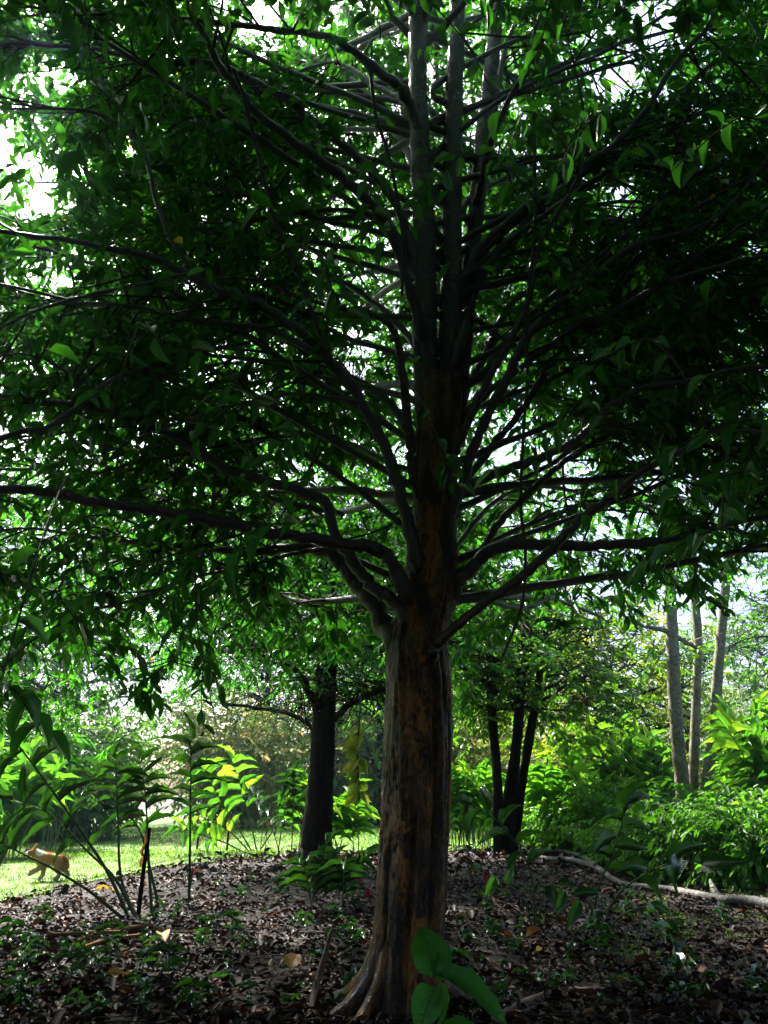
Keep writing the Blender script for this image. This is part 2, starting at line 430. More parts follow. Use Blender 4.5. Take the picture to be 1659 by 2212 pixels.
# ------------------------------------------------------------------ foliage engine
def spray_leaves(mbL, mbT, attach, off, out, K, LL, LW, tpl_near, tpl_far, near_d, keep=None, droop=.5, rs=None, trad=.0035, two_mats=False, rmax=1.0):
    """sprays: twig from attach through attach+off, leaves alternately along its outer part"""
    rs = rs or rng
    N = len(attach)
    L = np.linalg.norm(off, axis=1)
    t = np.linspace(0, 1, 6)
    side = norm(np.cross(off, np.array([0, 0, 1.]))) * (L * rs.normal(0, .14, N))[:, None]
    sag = np.zeros((N, 3)); sag[:, 2] = -1
    paths = attach[:, None] + off[:, None] * t[None, :, None] + side[:, None] * np.sin(t * math.pi)[None, :, None] \
        + sag[:, None] * (L * droop * rs.uniform(.25, .8, N))[:, None, None] * (t ** 2.2)[None, :, None]
    f = np.linspace(.28, 1, K)[None] + rs.uniform(-.03, .03, (N, K))
    f = np.clip(f, 0, 1)
    idx = np.clip((f * 5).astype(int), 0, 4); fr = (f * 5 - idx)[..., None]
    ar = np.arange(N)[:, None]
    p = paths[ar, idx] * (1 - fr) + paths[ar, idx + 1] * fr
    T = norm(paths[ar, idx + 1] - paths[ar, idx])
    S = norm(np.cross(T, np.array([0, 0, 1.])))
    sg = np.where(np.arange(K) % 2 == 0, 1.0, -1.0)[None, :, None] * rs.uniform(.5, 1.3, (N, K, 1))
    d = T * rs.uniform(.4, 1.1, (N, K, 1)) + S * sg + np.array([0, 0, -1.]) * rs.uniform(.1, 1.1, (N, K, 1)) + rs.normal(0, .25, (N, K, 3))
    nr = norm(np.array([0, 0, 1.]) + rs.normal(0, .5, (N, K, 3)))
    p = p.reshape(-1, 3); d = d.reshape(-1, 3); nr = nr.reshape(-1, 3)
    base = np.repeat(rs.uniform(0, .75, N), K)
    rv = np.clip(base * .6 + rs.uniform(0, .38, N * K), 0, .9)
    ye = rs.uniform(0, 1, N * K) > .9988
    rv = np.where(ye, 1.0, rv) * rmax
    size = rs.uniform(.5, 1.3, N * K) * np.repeat(rs.uniform(.8, 1.2, N), K)
    kp = np.ones(len(p), bool) if keep is None else keep(p)
    dist = np.linalg.norm(p - np.array([0, 0, CAMZ]), axis=1)
    for tpl, m in ((tpl_near, kp & (dist < near_d)), (tpl_far, kp & (dist >= near_d) & (dist < 8)), (LEAF4 if tpl_far is LEAF6 and near_d > 2 else tpl_far, kp & (dist >= near_d) & (dist >= 8))):
        put_leaves(mbL, p[m], d[m], nr[m], LL * size[m], LW * size[m], tpl, rv[m])
    tk = np.ones(N, bool) if keep is None else (keep(paths[:, 3]) & keep(paths[:, 5]))
    r0 = np.linspace(1.5, .45, 6)[None] * trad * rs.uniform(.8, 1.4, (N, 1))
    if tk.any(): tubes(mbT, paths[tk], r0[tk], 3)
    return p

# ------------------------------------------------------------------ the main tree
TY = 5.7
tree_loc = P(870, 2185, TY); tree_loc[2] = 0
main = empty("spreading_tree", tree_loc, "large spreading tree with flaking red-brown trunk and many low limbs filling the view", "tree")

def trunk_mesh(rows, Y, sides, flute, name, mat, parent, origin, seed, lean=None, sub=14):
    """rows: (y_pixel, x_left, x_right) from the ground up; Y may be a function of the row"""
    pts = []
    for (y, xl, xr) in rows:
        p = P((xl + xr) / 2, y, Y); r = PR((xr - xl) / 2, p)
        pts.append((*p, r))
    pts[0] = (pts[0][0], pts[0][1], -.08, pts[0][3])
    c = smooth_path(pts, sub)
    M = len(c)
    V = np.zeros((M, sides, 3))
    for i in range(M):
        z = c[i, 2]
        hb = max(0, 1 - z / 1.1)
        for k in range(sides):
            a = 2 * math.pi * k / sides
            ca, sa = math.cos(a), math.sin(a)
            q = Vector((ca * 1.3 + seed, sa * 1.3, z * .28))
            f = 1 + flute * (noise.noise(q) * 1.0 + .5 * noise.noise(q * 2.3 + Vector((0, 0, 5))))
            # vertical furrows that open and close
            g = noise.noise(Vector((ca * 3.2 + seed, sa * 3.2, z * .75 + 9)))
            f -= flute * .9 * max(0, g - .16) * 2
            f += flute * .18 * noise.noise(Vector((ca * 7 + seed, sa * 7, z * 7)))
            f += flute * .10 * noise.noise(Vector((ca * 16 + seed, sa * 16, z * 12)))
            rg_ = abs(noise.noise(Vector((ca * 4 + seed, sa * 4, z * 2.0 + 2))))
            f -= flute * .38 * max(0, .07 - rg_) / .07
            f += flute * .34 * round(2.2 * max(0, noise.noise(Vector((ca * 6 + seed, sa * 6, z * 5.0))))) / 2.2 
            f += flute * .12 * noise.noise(Vector((ca * 30 + seed, sa * 30, z * 14)))
            for (a0, z0, z1, dp) in ((-.98, .3, 1.75, .30), (-1.66, .0, 1.0, .26), (-2.35, -.2, .75, .3), (-.75, 1.9, 2.7, .2)):
                if z0 - .3 < z < z1 + .3:
                    da = (a - 2 * math.pi if a > math.pi else a) - a0 - .12 * noise.noise(Vector((z * 1.8, a0 * 9, 0)))
                    wz = min(1, max(0, (z - z0 + .3) / .3)) * min(1, max(0, (z1 + .3 - z) / .3))
                    f -= dp * wz * math.exp(-(da / .085) ** 2) * (.7 + .6 * noise.noise(Vector((z * 4, 7, a0))))
            f += hb ** 2 * (.16 * abs(math.sin(a * 2.5 + seed)) + .16 * noise.noise(Vector((ca * 2, sa * 2, seed))))
            V[i, k] = (c[i, 0] + ca * c[i, 3] * f, c[i, 1] + sa * c[i, 3] * f, z)
    mb = MB()
    F = [(i * sides + k, i * sides + (k + 1) % sides, (i + 1) * sides + (k + 1) % sides, (i + 1) * sides + k) for i in range(M - 1) for k in range(sides)]
    mb.add(V, F)
    return mb.build(name, mat, parent, True, origin), c

trunk_rows = [(2200, 782, 962), (2140, 790, 958), (2070, 800, 958), (2000, 806, 960), (1900, 812, 968), (1800, 818, 974), (1700, 823, 978), (1600, 828, 979), (1500, 833, 977), (1430, 836, 972), (1380, 842, 966),
              (1320, 858, 976), (1250, 872, 984), (1180, 884, 986), (1100, 892, 985), (1000, 894, 988), (920, 896, 990), (860, 896, 996), (820, 905, 990)]
trunk, tc_ = trunk_mesh(trunk_rows, TY, 176, .13, "trunk", M_BARK, main, tree_loc, 3.0, sub=30)

def limb_pts(rows, Y0, Y1, mul=1.0, ext=0.0):
    """rows (x, y, halfwidth px); depth runs Y0 -> Y1 along the limb; ext metres more past the last point"""
    n = len(rows)
    L = [0]
    for i in range(1, n): L.append(L[-1] + math.hypot(rows[i][0] - rows[i - 1][0], rows[i][1] - rows[i - 1][1]))
    out = []
    for i, (x, y, hw) in enumerate(rows):
        t = L[i] / L[-1]
        p = P(x, y, Y0 + (Y1 - Y0) * t)
        out.append([*p, PR(hw, p) * mul])
    if ext:
        a, b = np.array(out[-2]), np.array(out[-1])
        dr = norm((b - a)[:3]); r = b[3]
        for k in (1, 2):
            q = b[:3] + dr * ext * k / 2 + np.array([0, 0, -.06 * ext * k * k / 2]) + rng.normal(0, .06 * ext, 3)
            out.append([*q, r * (1 - .4 * k)])
    return out
AXES = []
def rooted(pts):
    """start a limb inside the stem it grows from, through a swollen collar"""
    p0 = np.array(pts[0][:3]); best = None
    for c in AXES:
        dz = np.linalg.norm(c[:, :3] - (p0 - [0, 0, .16]), axis=1); i = int(dz.argmin())
        if best is None or dz[i] < best[0]: best = (dz[i], c[i])
    if best[0] < .6:
        r = min(pts[0][3] * 1.35, best[1][3] * .9)
        pts = [[*(best[1][:3] - [0, 0, .05]), r]] + [[*p[:3], p[3] * (1.18 if k == 0 else 1)] for k, p in enumerate(pts)]
    return pts
def tube_obj(name, pts, mat, parent, origin, sides=10, sub=6, wob=.05, seed=0):
    c = smooth_path(pts, sub)
    if name in ("stem", "trunk"): wob = .018
    if name == "limb":
        kr = np.random.RandomState(seed + 77)
        for _ in range(max(1, len(c) // 14)):      # knots
            i = kr.randint(2, len(c) - 1); c[i, 3] *= kr.uniform(1.12, 1.35)
    jit = np.random.RandomState(seed + 5).normal(0, 1, (len(c), 3)) * c[:, 3:4] * (.15 if name == 'limb' else .03)
    c[:, :3] += jit
    mb = MB()
    tubes(mb, c[:, :3], c[:, 3], sides, 0, None, True, wob, seed)
    return mb.build(name, mat, parent, True, origin), c

S = []   # (rows, Y0, Y1, ext)   upright stems
stems = [
    ([(925, 900, 28), (920, 820, 27), (917, 720, 27), (917, 600, 26), (914, 450, 24), (908, 330, 22), (903, 200, 20), (902, 90, 19), (905, -20, 18)], 5.66, 5.5, 2.4),
    ([(965, 920, 27), (966, 820, 26), (972, 700, 25), (975, 560, 23), (976, 430, 22), (978, 300, 20), (982, 180, 19), (988, 70, 17), (992, -30, 16)], 5.72, 5.7, 2.2),
    ([(985, 960, 20), (995, 820, 19), (1008, 680, 18), (1020, 540, 18), (1034, 400, 18), (1048, 260, 17), (1064, 120, 16), (1080, -20, 15)], 5.82, 6.1, 2.2),
    ([(893, 1040, 9), (890, 985, 10), (882, 930, 10), (876, 860, 10), (868, 790, 9), (858, 735, 8), (838, 700, 7), (790, 672, 6), (730, 665, 5), (640, 640, 4)], 5.5, 4.7, 1.0),
]
limbs = [
    # left side
    ([(885, 1310, 20), (858, 1240, 19), (828, 1193, 18), (750, 1176, 16), (640, 1160, 15), (560, 1148, 15), (480, 1130, 15), (400, 1113, 14), (300, 1098, 13), (200, 1083, 12), (100, 1063, 12), (-30, 1056, 11)], 5.6, 4.3, 2.0),
    ([(868, 1400, 26), (825, 1335, 24), (785, 1275, 22), (745, 1225, 20), (700, 1190, 15), (620, 1185, 12), (520, 1195, 10), (430, 1180, 9), (360, 1183, 9), (300, 1173, 8), (215, 1163, 6)], 5.75, 6.8, 1.6),
    ([(880, 1340, 14), (850, 1300, 16), (800, 1262, 17), (760, 1210, 16), (725, 1160, 14), (700, 1083, 14), (600, 1048, 13), (500, 1018, 13), (415, 968, 12), (325, 918, 10), (225, 888, 9), (100, 868, 8), (-40, 850, 7)], 5.6, 5.4, 2.2),
    ([(900, 1220, 15), (880, 1120, 15), (850, 1020, 15), (812, 930, 14), (770, 850, 14), (700, 770, 14), (625, 700, 13), (550, 655, 13), (475, 630, 12), (400, 590, 11), (325, 555, 10), (250, 540, 8), (150, 520, 7), (0, 500, 6)], 5.55, 4.6, 2.2),
    ([(700, 775, 9), (600, 720, 9), (500, 700, 8), (400, 685, 7), (300, 665, 6), (165, 657, 6), (60, 690, 5), (-30, 730, 4)], 5.0, 5.8, 1.6),
    ([(905, 700, 13), (878, 600, 13), (845, 500, 14), (800, 440, 14), (725, 375, 13), (625, 300, 13), (545, 235, 12), (520, 200, 11), (475, 145, 10), (440, 75, 9), (400, 0, 8)], 5.5, 4.2, 2.0),
    ([(905, 600, 11), (870, 470, 12), (820, 390, 12), (725, 300, 11), (635, 230, 10), (550, 175, 9), (495, 150, 8), (425, 132, 7), (325, 135, 7), (250, 115, 6), (175, 105, 6), (0, 95, 5)], 5.6, 5.0, 2.0),
    ([(900, 260, 13), (870, 195, 13), (830, 165, 12), (750, 100, 10), (690, 75, 9), (600, 65, 8), (530, 57, 7), (450, 47, 6), (300, 30, 5)], 5.5, 4.4, 1.6),
    ([(890, 235, 7), (850, 205, 7), (800, 180, 7), (760, 150, 6), (720, 135, 5), (660, 150, 4)], 5.5, 6.2, 1.0),
    ([(885, 570, 8), (850, 500, 7), (750, 455, 7), (600, 467, 6), (450, 495, 6), (325, 485, 5), (200, 500, 4)], 5.6, 6.6, 1.5),
    ([(440, 585, 5), (380, 597, 5), (250, 625, 5), (165, 645, 5), (80, 670, 4), (0, 710, 4)], 4.7, 4.1, 1.2),
    ([(470, 640, 5), (390, 550, 5), (360, 495, 5), (335, 425, 5), (315, 340, 5), (280, 285, 4), (210, 245, 4), (125, 235, 4), (0, 235, 3)], 4.8, 4.2, 1.0),
    ([(540, 740, 5), (440, 760, 5), (350, 788, 6), (250, 818, 6), (175, 873, 7), (100, 923, 8), (0, 948, 8)], 5.6, 4.4, 1.8),
    ([(740, 1110, 7), (640, 1090, 7), (550, 1068, 7), (475, 1048, 7), (400, 1038, 6), (310, 1015, 6), (250, 1015, 5), (175, 993, 5), (65, 1013, 4), (0, 1013, 4)], 6.0, 7.4, 1.6),
    ([(760, 1180, 6), (650, 1193, 6), (550, 1218, 5), (400, 1253, 5), (300, 1293, 5), (200, 1318, 4), (125, 1353, 3)], 5.9, 7.0, 1.0),
    ([(905, 760, 9), (860, 700, 9), (790, 640, 8), (700, 590, 7), (600, 560, 6), (500, 540, 5), (400, 520, 4)], 5.8, 7.6, 1.0),
    ([(895, 950, 12), (865, 900, 12), (820, 850, 10), (760, 815, 9), (680, 790, 8), (560, 800, 6), (450, 830, 5), (340, 850, 4)], 5.8, 7.6, 1.0),
    ([(910, 420, 10), (880, 330, 10), (840, 260, 9), (780, 190, 8), (700, 130, 6), (620, 110, 5)], 5.9, 7.6, 1.0),
    ([(840, 1000, 6), (760, 960, 6), (660, 940, 5), (560, 950, 5), (470, 985, 4), (380, 1000, 3)], 5.9, 7.9, .8),
    ([(780, 870, 6), (640, 850, 5), (560, 870, 5), (470, 880, 4), (400, 910, 3)], 5.2, 4.4, .8),
    # right side
    ([(932, 1412, 15), (945, 1390, 14), (1030, 1318, 12), (1130, 1243, 12), (1205, 1173, 11), (1265, 1113, 11), (1330, 1068, 10), (1380, 1023, 8), (1470, 975, 6), (1560, 930, 5)], 5.5, 4.3, 1.6),
    ([(945, 1360, 20), (965, 1310, 19), (995, 1253, 18), (1040, 1203, 16), (1105, 1178, 15), (1180, 1178, 14), (1280, 1178, 13), (1380, 1173, 12), (1480, 1158, 10), (1580, 1130, 8), (1690, 1110, 6)], 5.8, 5.0, 2.0),
    ([(1010, 1240, 11), (1040, 1193, 10), (1080, 1128, 10), (1140, 1068, 9), (1205, 1008, 8), (1280, 958, 7), (1330, 943, 7), (1405, 943, 6), (1520, 960, 5)], 5.75, 6.6, 1.4),
    ([(1025, 1215, 7), (1050, 1178, 7), (1130, 1138, 7), (1230, 1098, 6), (1280, 1083, 5), (1380, 1090, 4)], 5.7, 7.2, 1.2),
    ([(960, 1120, 12), (1000, 1060, 12), (1080, 1020, 11), (1180, 985, 11), (1255, 943, 10), (1305, 888, 9), (1380, 843, 8), (1505, 818, 7), (1630, 793, 6)], 5.7, 4.6, 1.8),
    ([(960, 1140, 12), (1000, 1038, 12), (1020, 978, 12), (1055, 893, 12), (1090, 828, 12), (1130, 743, 11), (1165, 695, 9), (1210, 655, 8), (1280, 600, 7), (1370, 530, 6)], 5.65, 5.0, 1.6),
    ([(965, 1180, 10), (995, 1063, 10), (1055, 973, 10), (1110, 908, 9), (1155, 843, 9), (1190, 793, 8), (1250, 725, 8), (1330, 690, 7), (1430, 660, 6), (1530, 640, 5), (1660, 600, 4)], 5.75, 6.4, 1.6),
    ([(955, 1060, 11), (980, 983, 11), (1005, 925, 11), (1030, 868, 10), (1070, 793, 9), (1098, 743, 9), (1125, 690, 8), (1150, 620, 6), (1160, 540, 5)], 5.6, 4.9, 1.4),
    ([(1000, 600, 12), (1045, 525, 11), (1130, 450, 11), (1205, 390, 10), (1280, 345, 9), (1340, 300, 9), (1405, 225, 8), (1455, 140, 7), (1530, 60, 6), (1600, 0, 5)], 5.7, 4.8, 1.6),
    ([(1000, 630, 10), (1040, 545, 10), (1155, 447, 10), (1245, 385, 9), (1355, 300, 8), (1430, 240, 7), (1530, 145, 7), (1670, 45, 6)], 5.8, 5.6, 2.0),
    ([(985, 760, 12), (1005, 690, 12), (1022, 640, 12), (1045, 590, 12), (1080, 540, 11), (1120, 495, 10), (1165, 450, 9), (1230, 420, 7), (1330, 390, 5)], 5.6, 6.6, 1.4),
    ([(1060, 790, 9), (1110, 715, 9), (1205, 630, 8), (1305, 550, 8), (1380, 480, 7), (1455, 410, 7), (1530, 365, 6), (1670, 330, 5)], 5.7, 5.4, 2.0),
    ([(1040, 860, 8), (1130, 790, 8), (1245, 705, 8), (1330, 670, 7), (1430, 615, 7), (1555, 575, 6), (1670, 550, 5)], 5.6, 4.6, 2.0),
    ([(1400, 520, 6), (1505, 450, 6), (1630, 375, 5), (1700, 330, 4)], 5.4, 4.8, 1.0),
    ([(1000, 860, 12), (1030, 800, 12), (1060, 740, 12), (1075, 700, 10), (1120, 640, 7), (1180, 600, 5)], 5.9, 7.2, 1.0),
    ([(1045, 370, 8), (1075, 270, 8), (1105, 205, 7), (1140, 140, 6), (1165, 40, 5)], 5.7, 5.0, 1.4),
    ([(1055, 330, 7), (1075, 200, 7), (1095, 95, 7), (1140, 10, 6)], 6.0, 6.4, 1.6),
    ([(1020, 690, 7), (1100, 740, 5), (1190, 790, 5), (1300, 800, 5), (1420, 760, 4), (1500, 730, 3)], 5.9, 7.8, 1.0),
    ([(985, 1180, 7), (1060, 1090, 6), (1150, 1050, 6), (1260, 1060, 5), (1380, 1040, 4)], 5.9, 8.0, 1.0),
    ([(1000, 450, 8), (1060, 400, 7), (1180, 360, 6), (1290, 380, 5), (1400, 400, 4)], 5.9, 8.0, 1.0),
]
curves = []
AXES.append(tc_)
for i, (rows, a, b, e) in enumerate(stems):
    lp_ = limb_pts(rows, a, b, 1, e)
    o, c = tube_obj("stem" if i < 3 else "limb", lp_ if i < 3 else rooted(lp_), M_STEMB, main, tree_loc, 18, 8, .05, i)
    curves.append((c, 1))
    if i < 3: AXES.append(c)
for i, (rows, a, b, e) in enumerate(limbs):
    o, c = tube_obj("limb", rooted(limb_pts(rows, a, b, .86, e)), M_LIMB, main, tree_loc, 10, 6, .06, 30 + i)
    curves.append((c, 0))
# limbs the trunk sends backwards, overhead and to the sides, all the way round
auto = []
axis = np.array([tree_loc[0] + .25, TY, 0])
k = 0
for z0, R, n, up in ((2.6, 5.6, 8, .25), (3.4, 6.0, 9, .35), (4.4, 6.0, 9, .5), (5.6, 5.6, 9, .62), (7.0, 4.8, 9, .8), (8.4, 3.6, 7, .9)):
    for j in range(n):
        a = 2 * math.pi * (j + .37 * k) / n + rng.uniform(-.2, .2)
        k += 1
        dr = np.array([math.cos(a), math.sin(a), 0])
        cs = dr[1] < -.35          # towards the camera: only limbs that start higher than the view and arch over it
        if cs and z0 < 7: continue
        if z0 < 5 and dr[1] < .25: continue
        z0_ = z0 + 1.0 if cs else z0
        pts = []
        r0 = .036 if z0 < 5 else .03
        rise = up * (1.5 if cs else 1)
        RR = R * (1.55 if cs else 1)
        for t in (0, .15, .35, .6, .8, 1):
            q = axis + np.array([0, 0, z0_ + rise * R * (t - .35 * t * t) - (2.6 * max(0, t - .55) if cs else 0)]) + dr * RR * t + rng.normal(0, .12, 3) * t
            pts.append([*q, r0 * (1 - .85 * t) + .004])
        o, c = tube_obj("limb", pts, M_LIMB, main, tree_loc, 7, 5, .05, 100 + k)
        curves.append((c, 0))
for j in range(14):
    a = .25 + (math.pi - .5) * (j * .618 % 1)
    z0 = 5.2 + 4.2 * j / 14; RR = 5.6 - .32 * (z0 - 5)
    dr = np.array([math.cos(a), math.sin(a), 0]); pts = []
    for t in (0, .2, .45, .7, 1):
        q = axis + np.array([0, 0, z0 + RR * .42 * (t - .3 * t * t)]) + dr * RR * t + rng.normal(0, .15, 3) * t
        pts.append([*q, .034 * (1 - .85 * t) + .004])
    o, c = tube_obj("limb", pts, M_LIMB, main, tree_loc, 7, 5, .05, 240 + j)
    curves.append((c, 0))
for j in range(26):      # thin rising limbs that fan out to both sides
    sgn = 1 if j % 2 else -1
    z0 = 2.7 + 5.0 * j / 26; RR = rng.uniform(3.2, 5.4); yd = rng.uniform(-.12, .75); sl = rng.uniform(.45, .95)
    pts = []
    for t in (0, .2, .45, .7, 1):
        q = np.array([axis[0] + .1 * sgn, TY, z0]) + np.array([sgn, yd, 0]) * RR * t + np.array([0, 0, RR * sl * (t - .25 * t * t)]) + rng.normal(0, .12, 3) * t
        pts.append([*q, .024 * (1 - .8 * t) + .003])
    o, c = tube_obj("limb", rooted(pts), M_LIMB, main, tree_loc, 7, 5, .05, 500 + j)
    curves.append((c, 0))
# long drooping boughs added out of view behind the camera to block the light
for j in range(9):
    a = -math.pi / 2 + (j - 4) * .2
    dr = np.array([math.cos(a), math.sin(a), 0])
    pts = []
    for t, zz in ((0, 8.3), (.2, 9.4), (.45, 9.2), (.7, 7.4), (.88, 4.8), (1, 2.4)):
        q = axis + np.array([0, 0, zz + (j % 3) * .5]) + dr * (8.6 + (j % 2) * 1.2) * t + rng.normal(0, .12, 3) * t
        pts.append([*q, .05 * (1 - .85 * t) + .004])
    o, c = tube_obj("limb", pts, M_LIMB, main, tree_loc, 7, 5, .05, 200 + j)
    curves.append((c, 0))

def bare_zone(p):
    """space under and inside the crown on the open (camera) side that carries no leaves"""
    X, Y, Z = p[:, 0], p[:, 1], p[:, 2]
    k = np.ones(len(p), bool)
    ceil = 1.3 + 1.24 * np.maximum(Y, 0)
    rn = rng.uniform(0, 1, len(p))
    inside = (Y < 4.9) & (Y > -.6) & (Z < ceil) & (np.abs(X) < .55 * np.maximum(Y, 0) + .5)
    k &= ~(inside & (rn > .05))
    k &= ~((np.linalg.norm(p - np.array([0, 0, CAMZ]), axis=1) < 2.4))
    # round the stems
    rad = np.hypot(X - .35, Y - TY)
    k &= ~((rad < 1.0) & (Y < TY + .5) & (rn > .12))
    k &= ~((X > 1.0) & (Z < 2.2 + .12 * X + .15 * np.sin(X * 5 + Y * 3) + .22 * np.maximum(0, np.minimum(Y, 10) - 5)))
    k &= ~((Y > 6.8) & (X > -3.2) & (X < .6) & (Z < 1.25 + .165 * Y + .12 * np.sin(X * 6 + Y * 2)))
    k &= Z > 1.55 + .25 * np.sin(X * 2.1) + .12 * rad - .1 * np.maximum(Y - 7, 0)
    # lit openings in the crown
    for (x, y, Yc, r) in GAPS:
        pass
    for c0, c1, r in GAPW:
        ab = c1 - c0; t = np.clip(((p - c0) @ ab) / (ab @ ab), 0, 1)
        dd = np.linalg.norm(p - (c0 + t[:, None] * ab), axis=1)
        k &= ~((dd < r * (1 + .5 * np.sin(X * 9) * np.cos(Z * 8 + Y * 3))) & (rn > .06))
    return k
GAPS = []
# openings (world space tunnels of thin foliage): start, end, radius
GAPW = [(P(90, 430, 3.5), P(90, 430, 9), .22), (P(120, 560, 4), P(120, 600, 9), .2), (P(110, 160, 4), P(120, 160, 9), .2),
        (P(20, 320, 3.5), P(10, 320, 9), .22),
        (P(1350, 430, 4), P(1350, 430, 9), .17), (P(1230, 1005, 4.5), P(1230, 1010, 9), .24), (P(1330, 1120, 4.5), P(1325, 1125, 9), .3),
        (P(1410, 1040, 4.5), P(1410, 1040, 9), .2), (P(1320, 170, 4.5), P(1320, 170, 9), .3), (P(1080, 970, 5.8), P(1080, 970, 9), .3), (P(1640, 1230, 4), P(1640, 1230, 9), .3),
        (P(770, 1060, 5.8), P(770, 1060, 9), .25), (P(580, 20, 4.5), P(580, 20, 9), .25), (P(1430, 40, 4.5), P(1430, 40, 9), .25)]

mbL = MB(); mbT = MB()
# branchlets off every limb
att = []; attd = []; bl_paths = []; bl_r = []
cpts = []
for c, isstem in curves:
    L = np.concatenate([[0], np.cumsum(np.linalg.norm(np.diff(c[:, :3], axis=0), axis=1))])
    n = int(L[-1] * (2.2 if isstem else 4.6))
    for j in range(n):
        s = rng.uniform(.25 if not isstem else .55, 1) * L[-1]
        i = min(np.searchsorted(L, s), len(c) - 1); i = max(i, 1)
        p = c[i, :3]; T = norm(c[i, :3] - c[i - 1, :3])
        out = np.array([p[0] - axis[0], p[1] - axis[1], 0]); rad = np.linalg.norm(out)
        out = norm(out)
        dr = norm(T * rng.uniform(.3, 1) + out * rng.uniform(.2, .9) + rng.normal(0, .55, 3) + np.array([0, 0, rng.uniform(-.25, .45)]))
        ln = rng.uniform(.5, 1.7) * (1.0 if not isstem else 1.3)
        t = np.linspace(0, 1, 7)[:, None]
        w = rng.normal(0, .10 * ln, 3)
        path = p + dr * ln * t + w * np.sin(t * math.pi) + np.array([0, 0, -1]) * ln * .25 * t ** 2
        if not bare_zone(path[3:4])[0] or not bare_zone(path[5:6])[0]: continue
        bl_paths.append(path); bl_r.append(np.linspace(min(.012, c[i, 3] * .7), .003, 7))
        cpts.append((path, 1.0))
tubes(mbT, np.array(bl_paths), np.array(bl_r), 5)
# sprays on the branchlets and limb ends
NS = 9000
bp = np.array(bl_paths)
wgt = 1 + 1.5 * (bp[:, 3, 1] < 1)  # extra sprays on the unseen camera side, to keep light off the foreground
pick = rng.choice(len(bp), NS, p=wgt / wgt.sum()); fi = rng.uniform(.15, 1, NS) * 6; ii = np.clip(fi.astype(int), 0, 5); fr = (fi - ii)[:, None]
A = bp[pick, ii] * (1 - fr) + bp[pick, ii + 1] * fr
T = norm(bp[pick, ii + 1] - bp[pick, ii])
O = norm(T * rng.uniform(.2, 1, (NS, 1)) + rng.normal(0, .6, (NS, 3)) * np.array([1, 1, .6])) * rng.uniform(.3, .85, (NS, 1))
spray_leaves(mbL, mbT, A, O, None, 15, .14, .054, NEARL, LEAF6, 4.2, bare_zone, .5)
# and sprays filling the whole dome of the crown evenly, each on its own twig from the nearest branchlet
kd = kdtree.KDTree(len(bp) * 7)
flat = bp.reshape(-1, 3)
for i, q in enumerate(flat): kd.insert(q, i)
kd.balance()
NF = 60000
q = np.column_stack([rng.uniform(-7, 7.5, NF), rng.uniform(-3, 13.2, NF), rng.uniform(1.7, 12.6, NF)])
rr = np.hypot(q[:, 0] - axis[0], q[:, 1] - TY)
Rz = 7.0 * np.sqrt(np.clip(1 - ((q[:, 2] - 3.6) / 9.2) ** 2, 0, 1))
ok = (rr < Rz) & (rr > .6 + .25 * np.maximum(0, 6 - q[:, 2]))
n3 = np.array([noise.noise(Vector(v * 1.3)) + .6 * noise.noise(Vector(v * 3.1)) for v in q])
ok &= n3 > -.1
ok &= (rng.uniform(0, 1, NF) < np.interp(q[:, 2], [3.5, 5.5, 8], [.56, .8, 1.0]))
q = q[ok]
at = np.empty_like(q); dd = np.empty(len(q))
for i, v in enumerate(q):
    _, j, d_ = kd.find(v); at[i] = flat[j]; dd[i] = d_
ok = dd < 1.5
q, at = q[ok], at[ok]
o = norm(q - at + rng.normal(0, .1, q.shape)) * .3 + norm(rng.normal(0, 1, q.shape) * [1, 1, .5]) * .5
o *= rng.uniform(.5, 1, (len(q), 1))
st = q - o * .5
tk = bare_zone((at + st) / 2) & bare_zone(st)
tubes(mbT, np.stack([at[tk], at[tk] * .5 + st[tk] * .5 + [0, 0, .08], st[tk]], 1), np.tile(np.array([[.0065, .005, .0035]]), (int(tk.sum()), 1)), 3)
spray_leaves(mbL, mbT, st, o, None, 14, .14, .056, NEARL, LEAF6, 4.2, bare_zone, .5)
print("fill sprays", len(q))
